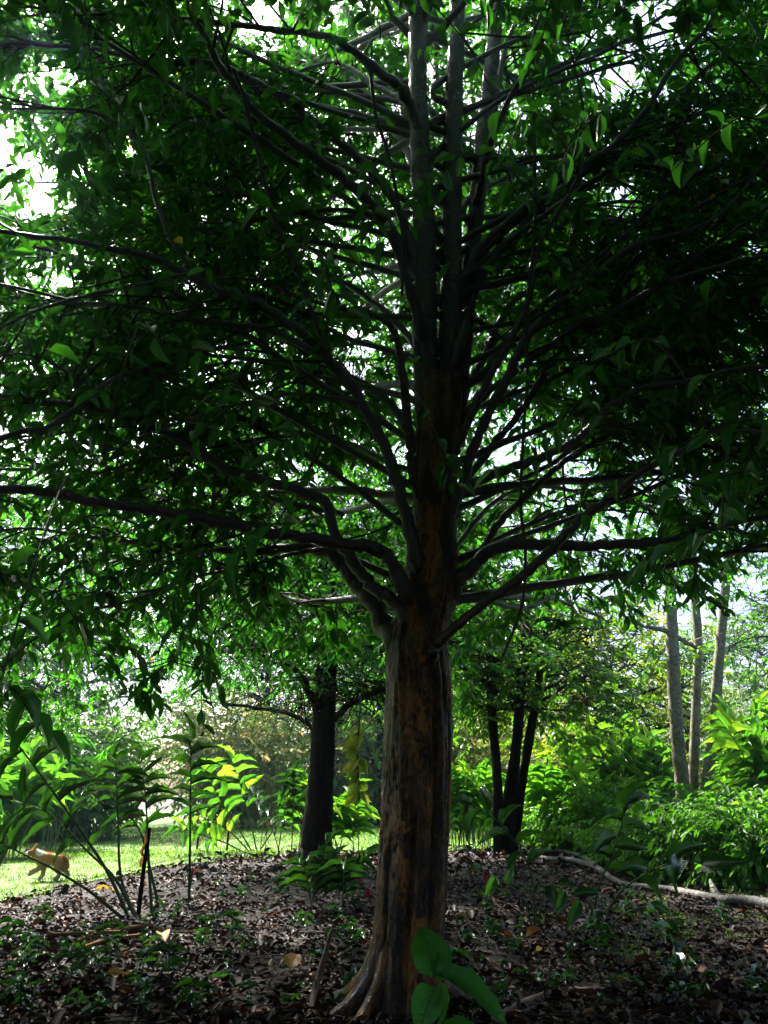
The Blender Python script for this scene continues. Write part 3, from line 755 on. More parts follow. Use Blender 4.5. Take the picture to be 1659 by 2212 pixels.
# sprays hanging close to the camera, large in the picture
near = [(P(918, -10, 2.9), P(1015, 106, 2.9), P(1110, 300, 3.0)), (P(1190, -10, 2.8), P(1170, 90, 2.9), P(1150, 170, 3.0)),
        (P(1130, 240, 3.2), P(1100, 330, 3.1), P(1110, 430, 3.1)), (P(1000, 330, 3.4), P(930, 400, 3.4), P(900, 440, 3.4)),
        (P(1300, 240, 3.0), P(1250, 290, 3.0), P(1200, 370, 3.0)), (P(1600, 250, 2.7), P(1530, 300, 2.7), P(1450, 370, 2.8)),
        (P(960, 990, 4.4), P(965, 1010, 4.4), P(990, 1050, 4.4)), (P(560, 860, 3.4), P(480, 890, 3.4), P(430, 950, 3.4)),
        (P(640, 1130, 3.6), P(560, 1140, 3.5), P(500, 1220, 3.4)), (P(380, 60, 2.8), P(430, 120, 2.8), P(480, 220, 2.8)),
        (P(820, 330, 3.3), P(800, 430, 3.3), P(830, 520, 3.3)), (P(1660, 900, 2.8), P(1560, 920, 2.8), P(1430, 980, 2.8)),
        (P(1660, 1010, 3.0), P(1560, 1030, 3.0), P(1440, 1080, 3.1)), (P(1560, 1140, 3.2), P(1480, 1170, 3.2), P(1400, 1240, 3.3)),
        (P(0, 1480, 2.6), P(40, 1500, 2.6), P(90, 1590, 2.7)),
        (P(1250, 880, 3.8), P(1200, 930, 3.8), P(1170, 1000, 3.8)), (P(650, 930, 3.6), P(610, 960, 3.6), P(590, 1040, 3.6)),
        (P(1400, 730, 3.2), P(1330, 760, 3.2), P(1260, 820, 3.3)), (P(700, 560, 3.2), P(720, 630, 3.2), P(760, 690, 3.3)),
        (P(300, 700, 3.0), P(360, 740, 3.0), P(440, 760, 3.1)), (P(200, 180, 2.8), P(260, 240, 2.8), P(300, 330, 2.8))]
allc = np.vstack([c[len(c) // 3:, :3] for c, _ in curves] + [bp.reshape(-1, 3)])
for (a, b, c) in near:
    pth = smooth_path([(*a, .004), (*b, .0035), (*c, .002)], 5)
    # tie the spray to the crown above
    near_c = allc[np.argmin(np.linalg.norm(allc - (a + np.array([0, .2, .5])), axis=1))]
    tie = np.linspace(0, 1, 7)[:-1, None]; bow = np.array([0, 0, .1]) * np.linalg.norm(near_c - a)
    tie = near_c * (1 - tie) + a * tie + bow * np.sin(tie * math.pi)
    pth = np.vstack([np.column_stack([tie, np.linspace(.007, .004, 6)]), pth])
    tubes(mbT, pth[:, :3], pth[:, 3], 5)
    K = rng.randint(8, 13)
    f = np.linspace(4, len(pth) - 1.01, K); i0 = f.astype(int)
    pp = pth[i0, :3] * (1 - (f - i0))[:, None] + pth[i0 + 1, :3] * (f - i0)[:, None]
    T = norm(pth[i0 + 1, :3] - pth[i0, :3]); Sd = norm(np.cross(T, [0, .3, 1.]))
    sg = np.where(np.arange(K) % 2 == 0, 1., -1.)[:, None]
    dd = T * .5 + Sd * sg + rng.normal(0, .3, (K, 3)) + np.array([0, 0, -.5])
    nn = norm(np.array([0, -.35, 1.]) + rng.normal(0, .45, (K, 3)))
    sz = rng.uniform(.105, .16, K)
    put_leaves(mbL, pp, dd, nn, sz, sz * .40, NEARL, rng.uniform(.0, .45, K))
print("main crown faces", sum(len(x) for l in mbL.f.values() for x in l), "branchlets", len(bp))
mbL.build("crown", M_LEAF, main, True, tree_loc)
mbT.build("twigs", M_TWIG, main, True, tree_loc)
# roots flaring from the base
for i, (a, ln, r) in enumerate(((-2.3, .4, .045), (3.5, .45, .06), (.4, .5, .07), (1.6, .5, .08), (2.6, .55, .08))):
    b = np.array([tree_loc[0], TY, 0]); dr = np.array([math.cos(a), math.sin(a), 0])
    pts = [(*(b + dr * .14 + [0, 0, .42]), r * .9), (*(b + dr * .22 + [0, 0, .2]), r), (*(b + dr * (.26 + ln * .25) + [0, 0, .06]), r * .75), (*(b + dr * (.25 + ln * .6) + [0, 0, .005]), r * .5), (*(b + dr * (.25 + ln) + [0, 0, -.05]), r * .25)]
    tube_obj("root", pts, M_BARK, main, tree_loc, 14, 6, .02, 300 + i)

# ------------------------------------------------------------------ other trees
def tree(name, x, Y, label, rows=None, trunk_r=.25, h=9, base_z=2.2, rx=4.5, rz=None, nspray=2200, K=14, leaf=.16, lw=.06, mat=M_LEAF2, bark=M_BARKD, group=None, seed=0, stems_=None,
         droop=.5, tpl=LEAF4, clump=None, nl=16, cy=0, spray_len=(.4, 1.0), trad=.006, gaps=None, extra=None):
    rs = np.random.RandomState(seed)
    X = XY(x, Y)[0]
    loc = np.array([X, Y, 0.])
    root = empty(name, loc, label, "tree", group)
    cv = []
    if stems_ is None:
        top = h * .8
        pts = [(X, Y, -.1, trunk_r * 1.35), (X + rs.normal(0, .04), Y, .5, trunk_r * 1.05), (X + rs.normal(0, .08), Y, base_z, trunk_r * .92), (X + rs.normal(0, .2), Y + rs.normal(0, .2), base_z + (top - base_z) * .4, trunk_r * .6),
               (X + rs.normal(0, .4), Y + rs.normal(0, .3), top, trunk_r * .15)]
        o, c = tube_obj("trunk", pts, bark, root, loc, 18, 8, .06, seed)
        mains = [c]
    else:
        mains = []
        for k, pts in enumerate(stems_):
            o, c = tube_obj("stem", pts, bark, root, loc, 16, 8, .045, seed + k)
            mains.append(c)
    for m in (extra or []):
        o, c = tube_obj("limb", m, bark, root, loc, 8, 6, .05, seed + 50); cv.append(c)
    for j in range(nl):
        c = mains[j % len(mains)]
        zt = base_z + (h * .72 - base_z) * (j + .3) / nl
        i = int(np.argmin(np.abs(c[:, 2] - zt)))
        p = c[i, :3]; a = j * 2.4 + rs.uniform(-.3, .3)
        frac = (zt - base_z) / max(h - base_z, .1)
        R = rx * math.sqrt(max(.15, 1 - (frac * 1.5 - .35) ** 2)) * rs.uniform(.75, 1.05)
        dr = np.array([math.cos(a), math.sin(a), 0])
        rise = (.12 + .8 * frac) * R
        pts = [(*(p + dr * R * t + np.array([0, 0, rise * (t - .3 * t * t)]) + rs.normal(0, .1 * R * .4, 3) * t), max(.006, c[i, 3] * .5 * (1 - .9 * t))) for t in (0, .25, .5, .75, 1)]
        if Y < 30:
            o, cc = tube_obj("limb", pts, bark, root, loc, 7, 4, .05, seed + 9 + j)
        else:
            cc = smooth_path(pts, 4)
            mbx = MB(); tubes(mbx, cc[:, :3], cc[:, 3], 6); mbx.build("limb", bark, root, True, loc)
        cv.append(cc)
    cv += [c[len(c) // 2:] for c in mains]
    allp = np.vstack([c[len(c) // 4:, :3] for c in cv])
    A = allp[rs.randint(0, len(allp), nspray)]
    # fill a clumpy ellipsoid crown: spray bases wander off the limbs
    wander = rs.normal(0, 1, (nspray, 3)) * np.array([.2, .2, .14]) * rx
    n3 = np.array([noise.noise(Vector(q * .55 + seed)) for q in (A + wander)])
    kp = n3 > -.12
    A, wander = A[kp], wander[kp]
    O = norm(rs.normal(0, 1, (len(A), 3)) * np.array([1, 1, .5]) + norm(A - loc - np.array([0, 0, h * .5])) * .7) * rs.uniform(*spray_len, (len(A), 1))
    mL = MB(); mT = MB()
    # long twigs from the limb to the wandering spray
    e = A + wander
    tubes(mT, np.stack([A, A * .6 + e * .4 + [0, 0, .1], e], 1), np.tile(np.array([[trad * 1.8, trad * 1.4, trad]]), (len(A), 1)), 3)
    spray_leaves(mL, mT, e, O, None, K, leaf, lw, tpl, tpl, 1, (lambda p: p[:, 2] > cy) if gaps is None else gaps, droop, rs, trad)
    mL.build("crown", mat, root, True, loc)
    mT.build("twigs", bark, root, True, loc)
    return root

# second tree of the same kind, left of the main trunk
Y2 = 16.5
b2 = G(680, 1868); Y2 = b2[1]
def ST(rows, Y, ys=0): return [(*P(x, y, Y + ys * i), PR(hw, P(x, y, Y))) for i, (x, y, hw) in enumerate(rows)]
s2 = ST([(680, 1885, 44), (682, 1840, 36), (688, 1760, 31), (693, 1680, 28), (698, 1600, 26), (702, 1500, 24), (708, 1400, 21), (712, 1250, 17), (716, 1080, 12), (720, 900, 6)], Y2)
s2[0] = (s2[0][0], s2[0][1], -.1, s2[0][3])
ex2 = [ST([(700, 1560, 9), (670, 1500, 8), (640, 1450, 7), (590, 1425, 6), (530, 1400, 5), (470, 1390, 4)], Y2, -.3),
       ST([(715, 1560, 7), (745, 1530, 7), (785, 1505, 6), (830, 1490, 5), (890, 1470, 4)], Y2, -.3),
       ST([(690, 1590, 6), (660, 1560, 5), (620, 1540, 5), (560, 1530, 4), (480, 1520, 3)], Y2, .3)]
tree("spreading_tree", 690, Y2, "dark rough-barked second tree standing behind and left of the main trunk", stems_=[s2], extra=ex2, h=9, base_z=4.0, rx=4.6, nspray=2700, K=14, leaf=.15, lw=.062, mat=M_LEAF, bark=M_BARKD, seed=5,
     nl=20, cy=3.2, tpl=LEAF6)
# copies of the second tree, added out of view to shade the foreground
second = [o for o in col.objects if o.get("label", "").startswith("dark rough-barked second")][0]
for (x, y, a, sc_, lb) in ((-9.5, 3.5, 1, 1.05, "unseen dark tree added left of the camera to shade the foreground"), (10, 4.5, 2, 1.05, "unseen dark tree added right of the camera to shade the foreground"), (-7, -5, 3, 1.1, "unseen dark tree added behind the camera on the left for shade"),
                           (7, -5.5, 4, 1.1, "unseen dark tree added behind the camera on the right for shade"), (0, -8.5, 5, 1.15, "unseen dark tree added straight behind the camera for shade")):
    o = copy_tree(second); o.location = (x, y, 0); o.rotation_euler = (0, 0, a); o.scale = (sc_,) * 3; o["label"] = lb; o["group"] = "dark trees of the same grove"
second["group"] = "dark trees of the same grove"
# three slim grey stems on the right
Y3 = 18.5
s3 = [ST([(1478, 1800, 19), (1476, 1720, 18), (1464, 1600, 17), (1456, 1480, 16), (1452, 1380, 15), (1448, 1280, 14), (1442, 1160, 13), (1430, 1000, 10), (1415, 850, 6)], Y3),
      ST([(1496, 1800, 14), (1497, 1720, 13), (1501, 1600, 12), (1505, 1480, 11), (1508, 1380, 11), (1500, 1280, 10), (1496, 1160, 9), (1500, 1000, 7), (1510, 860, 5)], Y3 + .25),
      ST([(1514, 1800, 16), (1524, 1720, 15), (1540, 1600, 13), (1549, 1480, 13), (1557, 1380, 12), (1566, 1280, 11), (1580, 1160, 10), (1600, 1000, 8), (1630, 840, 5)], Y3 + .1)]
s3 = [[(a_, b_, c_, r_ * .86) for (a_, b_, c_, r_) in q] for q in s3]
for q in s3: q[0] = (q[0][0], q[0][1], -.1, q[0][3])
ex3 = [ST([(1450, 1365, 6), (1420, 1357, 5), (1385, 1350, 4), (1360, 1330, 3)], Y3, -.05), ST([(1445, 1260, 5), (1475, 1268, 5), (1500, 1290, 5)], Y3, .1),
       ST([(1450, 1372, 5), (1480, 1385, 5), (1505, 1400, 4)], Y3, .1)]
tree("slender_tree", 1496, Y3, "tree of three slim grey stems rising from the ginger plants at right", stems_=s3, extra=ex3, h=12, base_z=8, rx=3.0, nspray=380, K=12, leaf=.13, lw=.05, mat=M_LEAFB, bark=M_BARKG, seed=15, nl=9, cy=6.3)
# smaller tree with leaning stems just right of the main trunk
Y4 = 19.5
s4 = [ST([(1078, 1830, 13), (1077, 1760, 12), (1072, 1650, 10), (1062, 1520, 10), (1062, 1400, 9), (1070, 1300, 8), (1080, 1150, 5)], Y4),
      ST([(1092, 1830, 19), (1100, 1740, 17), (1112, 1640, 12), (1120, 1560, 11), (1126, 1480, 10), (1134, 1380, 8), (1150, 1200, 5)], Y4 + .2),
      ST([(1104, 1800, 12), (1128, 1690, 10), (1143, 1600, 10), (1156, 1520, 9), (1168, 1440, 7), (1190, 1300, 4)], Y4 + .4)]
for q in s4: q[0] = (q[0][0], q[0][1], -.1, q[0][3])
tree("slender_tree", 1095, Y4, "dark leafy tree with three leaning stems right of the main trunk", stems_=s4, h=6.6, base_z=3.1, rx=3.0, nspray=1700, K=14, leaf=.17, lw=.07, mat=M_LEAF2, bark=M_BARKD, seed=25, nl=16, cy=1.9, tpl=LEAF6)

BG = "background trees beyond the lawn"
bgl = [
    ("leafy_tree", 10, 33, 17, 6.0, M_LEAF2, "tall mid green tree at the far left beyond the lawn"),
    ("leafy_tree", 215, 36, 16, 5.6, M_LEAFB, "tall bright green tree beyond the lawn above the tall ginger canes"),
    ("leafy_tree", 590, 43, 19, 6.5, M_LEAFB, "tall bright tree seen left of the second trunk"),
    ("leafy_tree", 830, 36, 14, 5.4, M_LEAFB, "bright tree hidden behind the main trunk"),
    ("leafy_tree", 1040, 44, 13, 5.5, M_LEAFY, "yellow-green tree seen just right of the main trunk"),
    ("leafy_tree", 1260, 27, 8.2, 3.8, M_LEAFY, "yellow-green feathery tree left of the three slim stems"),
    ("leafy_tree", 1420, 40, 10.5, 4.6, M_LEAFB, "rounded bright green tree behind the three slim stems"),
    ("leafy_tree", 1610, 46, 13.5, 4.8, M_LEAFP, "pale hazy tree at the right edge of the view"),
    ("leafy_tree", 1790, 30, 15, 5.0, M_LEAF2, "dark green tree partly outside the right edge"),
    ("leafy_tree", -420, 40, 16, 6.0, M_LEAF2, "dark green tree beyond the lawn outside the left edge"),
    ("leafy_tree", 2050, 38, 15, 6.0, M_LEAF2, "dark green tree beyond the beds outside the right edge"),
    ("leafy_tree", -140, 42, 18, 6.0, M_LEAFB, "tall bright tree partly outside the left edge"),
]
for i, (nm, x, Y, h, r, m, lb) in enumerate(bgl):
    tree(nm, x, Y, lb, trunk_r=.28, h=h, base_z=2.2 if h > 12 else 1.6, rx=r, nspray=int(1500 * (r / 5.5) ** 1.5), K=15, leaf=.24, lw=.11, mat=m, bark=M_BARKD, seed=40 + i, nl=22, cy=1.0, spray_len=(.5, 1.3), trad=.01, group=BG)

def shrub(name, x, Y, h, r, n, leaf, lw, mat, label, group=None, seed=0, nst=7, loc=None, z0=.15):
    rs = np.random.RandomState(seed)
    X = XY(x, Y)[0] if loc is None else loc
    L0 = np.array([X, Y, 0.])
    root = empty(name, L0, label, "shrub", group)
    mS = MB(); ends = []
    for k in range(nst):
        a = rs.uniform(0, 2 * math.pi); rr = r * rs.uniform(.3, .9)
        pts = [(rs.normal(0, .05), rs.normal(0, .05), -.03, .02), (math.cos(a) * rr * .4, math.sin(a) * rr * .4, h * .4, .014), (math.cos(a) * rr, math.sin(a) * rr, h * rs.uniform(.6, .92), .006)]
        c = smooth_path(pts, 6); tubes(mS, c[:, :3], c[:, 3], 5); ends.append(c)
    mS.build("stems", M_STEM if h < 2 else M_BARKD, root)
    ap = np.vstack([c[3:, :3] for c in ends])
    A = ap[rs.randint(0, len(ap), n)] + rs.normal(0, 1, (n, 3)) * np.array([r * .28, r * .28, h * .13])
    A[:, 2] = np.clip(A[:, 2], z0, h)
    O = norm(rs.normal(0, 1, (n, 3)) * [1, 1, .5] + norm(A - [0, 0, h * .4]) * .8) * rs.uniform(leaf * 2, leaf * 5, (n, 1))
    mL = MB(); mT = MB()
    spray_leaves(mL, mT, A, O, None, 9, leaf, lw, LEAF6, LEAF6, 1, lambda p: p[:, 2] > .02, .5, rs, .003)
    mL.build("foliage", mat, root)
    mT.build("twigs", M_STEM, root)
    return root
shrub("flowering_shrub", 545, 34, 5.2, 3.0, 1500, .22, .10, M_PINK, "pink-tipped yellow-green shrub left of the second trunk", "tall shrubs at the back of the lawn", 61, 12)
shrub("flowering_shrub", 770, 37, 5.6, 3.0, 1500, .22, .10, M_PINK, "pink-tipped shrub seen between the two dark trunks", "tall shrubs at the back of the lawn", 62, 12)
shrub("flowering_shrub", 1010, 33, 4.6, 2.6, 1200, .22, .10, M_PINK, "pale pink-tipped shrub behind the leaning stems", "tall shrubs at the back of the lawn", 63, 12)
shrub("leafy_shrub", 250, 25, 3.8, 2.3, 1200, .2, .09, M_LEAF2, "dark green shrub behind the tall ginger canes", "tall shrubs at the back of the lawn", 64, 12)
shrub("leafy_shrub", 60, 24, 3.4, 2.3, 1200, .2, .09, M_LEAF2, "dark green shrub at the far left behind the dog", "tall shrubs at the back of the lawn", 65, 12)
shrub("leafy_shrub", -150, 40, 4.2, 3.6, 1200, .25, .12, M_LEAF2, "dark shrub at the back of the lawn at the far left", "tall shrubs at the back of the lawn", 71, 12)
shrub("leafy_shrub", 640, 46, 3.0, 3.6, 900, .25, .12, M_LEAF2, "low dark shrub at the very back of the lawn", "tall shrubs at the back of the lawn", 66, 12)
shrub("bamboo_clump", 1590, 27, 4.4, 2.2, 1700, .2, .035, M_LEAFP, "pale feathery bamboo clump behind the gingers at right", None, 68, 16)
shrub("bamboo_clump", 1210, 24, 3.0, 1.8, 1000, .2, .04, M_LEAFY, "pale yellow feathery clump above the gingers at centre right", None, 69, 14)
shrub("leafy_shrub", 900, 40, 5, 3.2, 1200, .22, .10, M_LEAF2, "dark shrub behind the main trunk", "tall shrubs at the back of the lawn", 70, 12)

# ------------------------------------------------------------------ ginger plants
def ginger_cane(root, loc, base, tipdir, h, nl, leaf, lw, mat, smat, rs, near=True, start=.35, arch=.35):
    """one leafy cane: base offset, leaning direction (x, y), height"""
    t = np.linspace(0, 1, 12)
    dx, dy = tipdir
    hz = h * (t - .12 * t ** 3)
    c = np.stack([base[0] + dx * (t * .65 + arch * t ** 2.2), base[1] + dy * (t * .65 + arch * t ** 2.2), hz - .1 * math.hypot(dx, dy) * t ** 3], 1)
    mb = MB(); tubes(mb, c, np.linspace(.015, .004, 12) * (h / 1.8) ** .5, 6, cap=True)
    cane = mb.build("cane", smat, root)
    f = np.linspace(start, 1, nl) * 11; i0 = np.clip(f.astype(int), 0, 10); fr = (f - i0)[:, None]
    p = c[i0] * (1 - fr) + c[i0 + 1] * fr
    T = norm(c[i0 + 1] - c[i0])
    th = rs.uniform(0, math.pi)
    ref = np.array([math.cos(th), math.sin(th), .1])
    S = norm(np.cross(T, np.cross(ref, T)))
    sg = np.where(np.arange(nl) % 2 == 0, 1., -1.)[:, None]
    d = T * rs.uniform(.35, .8, (nl, 1)) + S * sg + rs.normal(0, .15, (nl, 3))
    d[-1] = T[-1]
    nr = norm(T * .8 + np.array([0, 0, .6]) + rs.normal(0, .25, (nl, 3)))
    sz = leaf * (.65 + .45 * np.sin(np.linspace(.3, 2.6, nl))) * rs.uniform(.85, 1.12, nl)
    mb = MB(); put_leaves(mb, p, d, nr, sz, np.full(nl, lw) * rs.uniform(.85, 1.15, nl), LANCE, rs.uniform(0, 1, nl))
    mb.build("leaves", mat, cane)
    return cane
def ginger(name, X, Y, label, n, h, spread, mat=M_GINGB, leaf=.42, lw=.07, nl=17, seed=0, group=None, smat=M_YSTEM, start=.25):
    rs = np.random.RandomState(seed)
    root = empty(name, (X, Y, 0), label, "plant", group)
    for k in range(n):
        a = rs.uniform(0, 2 * math.pi); s = spread * rs.uniform(.2, 1)
        ginger_cane(root, None, (rs.normal(0, .1 + spread * .12), rs.normal(0, .1 + spread * .12)), (math.cos(a) * s, math.sin(a) * s), h * rs.uniform(.7, 1.1), nl, leaf, lw, mat, smat, rs, start=start)
    return root
# prototypes of the right-hand ginger bed, then copies
GB = "ginger plants filling the bed on the right"
protos = [ginger("ginger_plant", 0, 0, "x", 14, 1.9, .55, seed=101, group=GB), ginger("ginger_plant", 0, 0, "x", 14, 1.6, .7, seed=102, group=GB),
          ginger("ginger_plant", 0, 0, "x", 12, 2.2, .5, seed=103, group=GB)]
spots = [  # picture x, depth, proto, scale, label
    (1320, 1836, 2, 1.5, "tall ginger plant with upright pale shoots left of the three slim stems"),
    (1400, 1832, 0, 1.45, "ginger plant directly behind and left of the slim stems"),
    (1240, 1822, 0, 1.4, "ginger plant standing right of the leaning dark stems"),
    (1180, 1826, 1, 1.3, "ginger plant at the left end of the bed beside the leaning stems"),
    (1285, 1846, 1, 1.0, "ginger plant in the middle of the bed with glinting leaves"),
    (1375, 1856, 0, .8, "ginger plant just in front of the slim stems on their left"),
    (1432, 1826, 2, 1.2, "ginger plant seen between the slim stems"),
    (1635, 1834, 0, 1.35, "ginger plant behind and right of the slim stems"),
    (1675, 1862, 2, 1.5, "tallest ginger plant with fanned leaves near the right edge"),
    (1710, 1880, 0, 1.5, "ginger plant cut off by the right edge of the view"),
    (1570, 1880, 1, .75, "ginger plant in front of the slim stems on their right"),
    (1450, 1876, 1, .65, "low ginger plant at the foot of the slim stems"),
    (1003, 1838, 0, 1.0, "bright ginger plant right beside the main trunk edge"),
    (1040, 1828, 2, 1.0, "smaller ginger plant behind the bright one beside the main trunk"),
]
used = set()
for i, (x, Y, pi, s, lb) in enumerate(spots):
    o = protos[pi] if pi not in used else copy_tree(protos[pi])
    used.add(pi)
    o.location = (G(x, Y)[0], G(x, Y)[1], 0); o.rotation_euler = (0, 0, i * 1.3); o.scale = (s, s, s); o["label"] = lb
# low leafy undergrowth in front of the ginger bed
UG = "low leafy bushes in front of the ginger bed"
b1 = shrub("leafy_bush", 0, 1, .95, .75, 260, .13, .06, M_LEAFB, "x", UG, 81, 8)
b2_ = shrub("leafy_bush", 0, 1, .8, .8, 260, .11, .05, M_LEAF2, "x", UG, 82, 8)
b3_ = shrub("leafy_bush", 0, 1, 1.15, .7, 260, .15, .06, M_LEAFB, "x", UG, 83, 8)
ug = [(1190, 1852, "bush beside the foot of the leaning stems"), (1240, 1860, "bush behind the pale end of the fallen branch"), (1295, 1868, "bush above the middle of the fallen branch"),
      (1345, 1888, "bush with glinting leaves over the fallen branch"), (1400, 1904, "bush left of the foot of the slim stems"), (1450, 1912, "bush in front of the slim stems"),
      (1510, 1922, "bush right of the foot of the slim stems"), (1565, 1930, "bush behind the thick end of the fallen branch"), (1620, 1936, "bush near the right edge behind the log"),
      (1670, 1938, "bush cut off by the right edge"), (1600, 1900, "taller bush at the right below the fanned ginger"), (1380, 1878, "bush between the gingers and the slim stems"),
      (1270, 1846, "bush under the middle ginger plants"), (1135, 1836, "bush behind the leaning stems"), (1490, 1894, "low bush close behind the thick part of the log"), (1700, 1915, "bush mostly outside the right edge"),
      (1540, 1902, "bush among the ginger plants right of the slim stems"), (1340, 1864, "bush at the foot of the tall gingers"), (1650, 1912, "bush under the ginger at the right edge"), (1440, 1890, "bush at the foot of the slim stems")]
pr = [b1, b2_, b3_]; used = set()
for i, (x, Y, lb) in enumerate(ug):
    p_ = pr[i % 3]
    o = p_ if (i % 3) not in used else copy_tree(p_)
    used.add(i % 3)
    s = [.95, .8, 1.05, .85][i % 4]
    o.location = (G(x, Y - 16)[0], G(x, Y - 16)[1], 0); o.rotation_euler = (0, 0, i * 1.7); o.scale = (s, s, s * 1.05)
    o["label"] = "leafy green " + lb

# tall dark ginger canes fanning out on the left
gl = G(285, 1985)
root = empty("tall_ginger", gl, "tall ginger clump with long leaning canes and glossy leaves at left foreground", "plant")
rsg = np.random.RandomState(7)
def cane_px(root, base_px, rows, Yend, nl, leaf, lw, mat, start, seed, org, r0=.02):
    rs = np.random.RandomState(seed)
    b = G(*base_px); n = len(rows)
    pts = [(b[0], b[1], -.03, r0)]
    for i, (x, y) in enumerate(rows):
        Yi = b[1] + (Yend - b[1]) * (i + 1) / n
        pts.append((*P(x, y, Yi), r0 * (1 - .8 * (i + 1) / n)))
    c = smooth_path(pts, 6)
    mb = MB(); tubes(mb, c[:, :3], c[:, 3], 7, cap=True)
    cane = mb.build("cane", M_STEM, root, True, org)
    M = len(c) - 1
    f = np.linspace(start, 1, nl) * M; i0 = np.clip(f.astype(int), 0, M - 1); fr = (f - i0)[:, None]
    p = c[i0, :3] * (1 - fr) + c[i0 + 1, :3] * fr
    T = norm(c[i0 + 1, :3] - c[i0, :3])
    S = norm(np.cross(T, np.array([.15, -1, .2])))
    sg = np.where(np.arange(nl) % 2 == 0, 1., -1.)[:, None]
    d = T * .55 + S * sg + rs.normal(0, .22, (nl, 3)); d[-1] = T[-1]
    nr = norm(np.array([0, -.6, .8]) + rs.normal(0, .4, (nl, 3)))
    sz = leaf * rs.uniform(.75, 1.15, nl)
    if nl:
        mb = MB(); put_leaves(mb, p, d, nr, sz, lw * rs.uniform(.85, 1.2, nl), LANCE, rs.uniform(0, 1, nl), 0)
        mb.build("leaves", mat, cane)
        cane.children[0].location = -np.array(org) * 1.0
    return cane
org = tuple(gl)
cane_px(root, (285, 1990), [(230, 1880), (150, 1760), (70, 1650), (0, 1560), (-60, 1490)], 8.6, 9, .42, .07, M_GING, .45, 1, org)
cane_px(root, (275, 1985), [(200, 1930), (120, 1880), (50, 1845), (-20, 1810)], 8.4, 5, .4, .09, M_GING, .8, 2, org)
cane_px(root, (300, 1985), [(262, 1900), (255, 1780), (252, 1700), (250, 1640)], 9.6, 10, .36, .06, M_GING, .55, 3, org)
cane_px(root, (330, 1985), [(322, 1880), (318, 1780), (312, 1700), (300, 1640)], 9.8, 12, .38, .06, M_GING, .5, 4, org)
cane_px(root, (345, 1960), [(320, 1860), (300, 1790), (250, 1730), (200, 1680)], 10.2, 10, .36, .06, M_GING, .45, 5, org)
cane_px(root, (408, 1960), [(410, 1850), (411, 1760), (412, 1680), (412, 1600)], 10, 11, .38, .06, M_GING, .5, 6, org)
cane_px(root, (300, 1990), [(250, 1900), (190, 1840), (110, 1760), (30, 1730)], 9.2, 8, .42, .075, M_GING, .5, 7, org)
cane_px(root, (290, 1980), [(298, 1900), (297, 1850), (295, 1835)], 9.7, 0, .5, .12, M_GING, .5, 8, org, .018) if False else None
# clump with red flowers in front of the lawn
gc = G(550, 1838); org = tuple(gc)
root = empty("flowering_ginger", gc, "small ginger clump with pink flower stalks in front of the bright lawn", "plant")
cane_px(root, (545, 1838), [(515, 1790), (480, 1735), (455, 1690), (440, 1660)], 19, 10, .55, .2, M_GINGB, .45, 11, org, .02)
cane_px(root, (540, 1838), [(500, 1800), (460, 1775), (420, 1760)], 19, 9, .5, .17, M_GINGB, .35, 12, org, .02)
cane_px(root, (530, 1840), [(480, 1818), (420, 1800), (385, 1795)], 18.5, 8, .45, .15, M_GINGB, .35, 13, org, .02)
cane_px(root, (560, 1836), [(600, 1780), (640, 1730), (670, 1690)], 19, 10, .6, .16, M_GINGB, .4, 14, org, .02)
cane_px(root, (555, 1836), [(540, 1770), (520, 1700), (500, 1640)], 19.5, 10, .6, .16, M_GINGB, .45, 15, org, .02)
def bud(parent_or_none, x, y, h, name, label, Yoff=0, group=None):
    b = G(x, y); 
    r = empty(name, b, label, "flower", group)
    mb = MB(); t = np.linspace(0, 1, 6)
    c = np.stack([.03 * np.sin(t * 2), 0 * t, h * t], 1); tubes(mb, c, np.linspace(.012, .009, 6), 6); mb.build("stalk", M_YSTEM, r)
    mb = MB(); t = np.linspace(0, 1, 8)
    R = .025 * np.sin(np.pi * (t * .93 + .04)) ** .7
    c = np.stack([.03 * math.sin(2) + 0 * t, 0 * t, h - .01 + .09 * t], 1); tubes(mb, c, R, 10, cap=True, wob=.05)
    # overlapping bracts round the bud
    n = 16; a = np.arange(n) * 2.4; zz = h + .06 * np.arange(n) / n
    p = np.stack([.027 + .02 * np.cos(a), .02 * np.sin(a), zz], 1); d = np.stack([np.cos(a) * .5, np.sin(a) * .5, np.ones(n)], 1)
    put_leaves(mb, p, d, norm(np.stack([-np.cos(a), -np.sin(a), np.full(n, .4)], 1)), .05, .035, LEAF6, rng.uniform(0, 1, n))
    mb.build("bud", M_RED, r)
    return r
FL = "pink ginger flowers rising from the leaf litter"
for (x, y, h, lb) in ((562, 1838, .62, "taller pink ginger flower in front of the lawn"), (572, 1840, .55, "shorter pink ginger flower in front of the lawn"), (1012, 1925, .2, "pink flower close to the right side of the main trunk"),
                      (1046, 1935, .17, "pink flower second to the right of the main trunk"), (1238, 1995, .15, "pink flower in the open litter right of the main trunk"), (404, 1950, .3, "pink flower beside the upright ginger cane at left"),
                      (770, 1950, .2, "pink flower close to the left side of the main trunk"), (790, 1960, .12, "lowest pink flower left of the main trunk")):
    bud(None, x, y, h, "ginger_flower", lb, 0, FL)
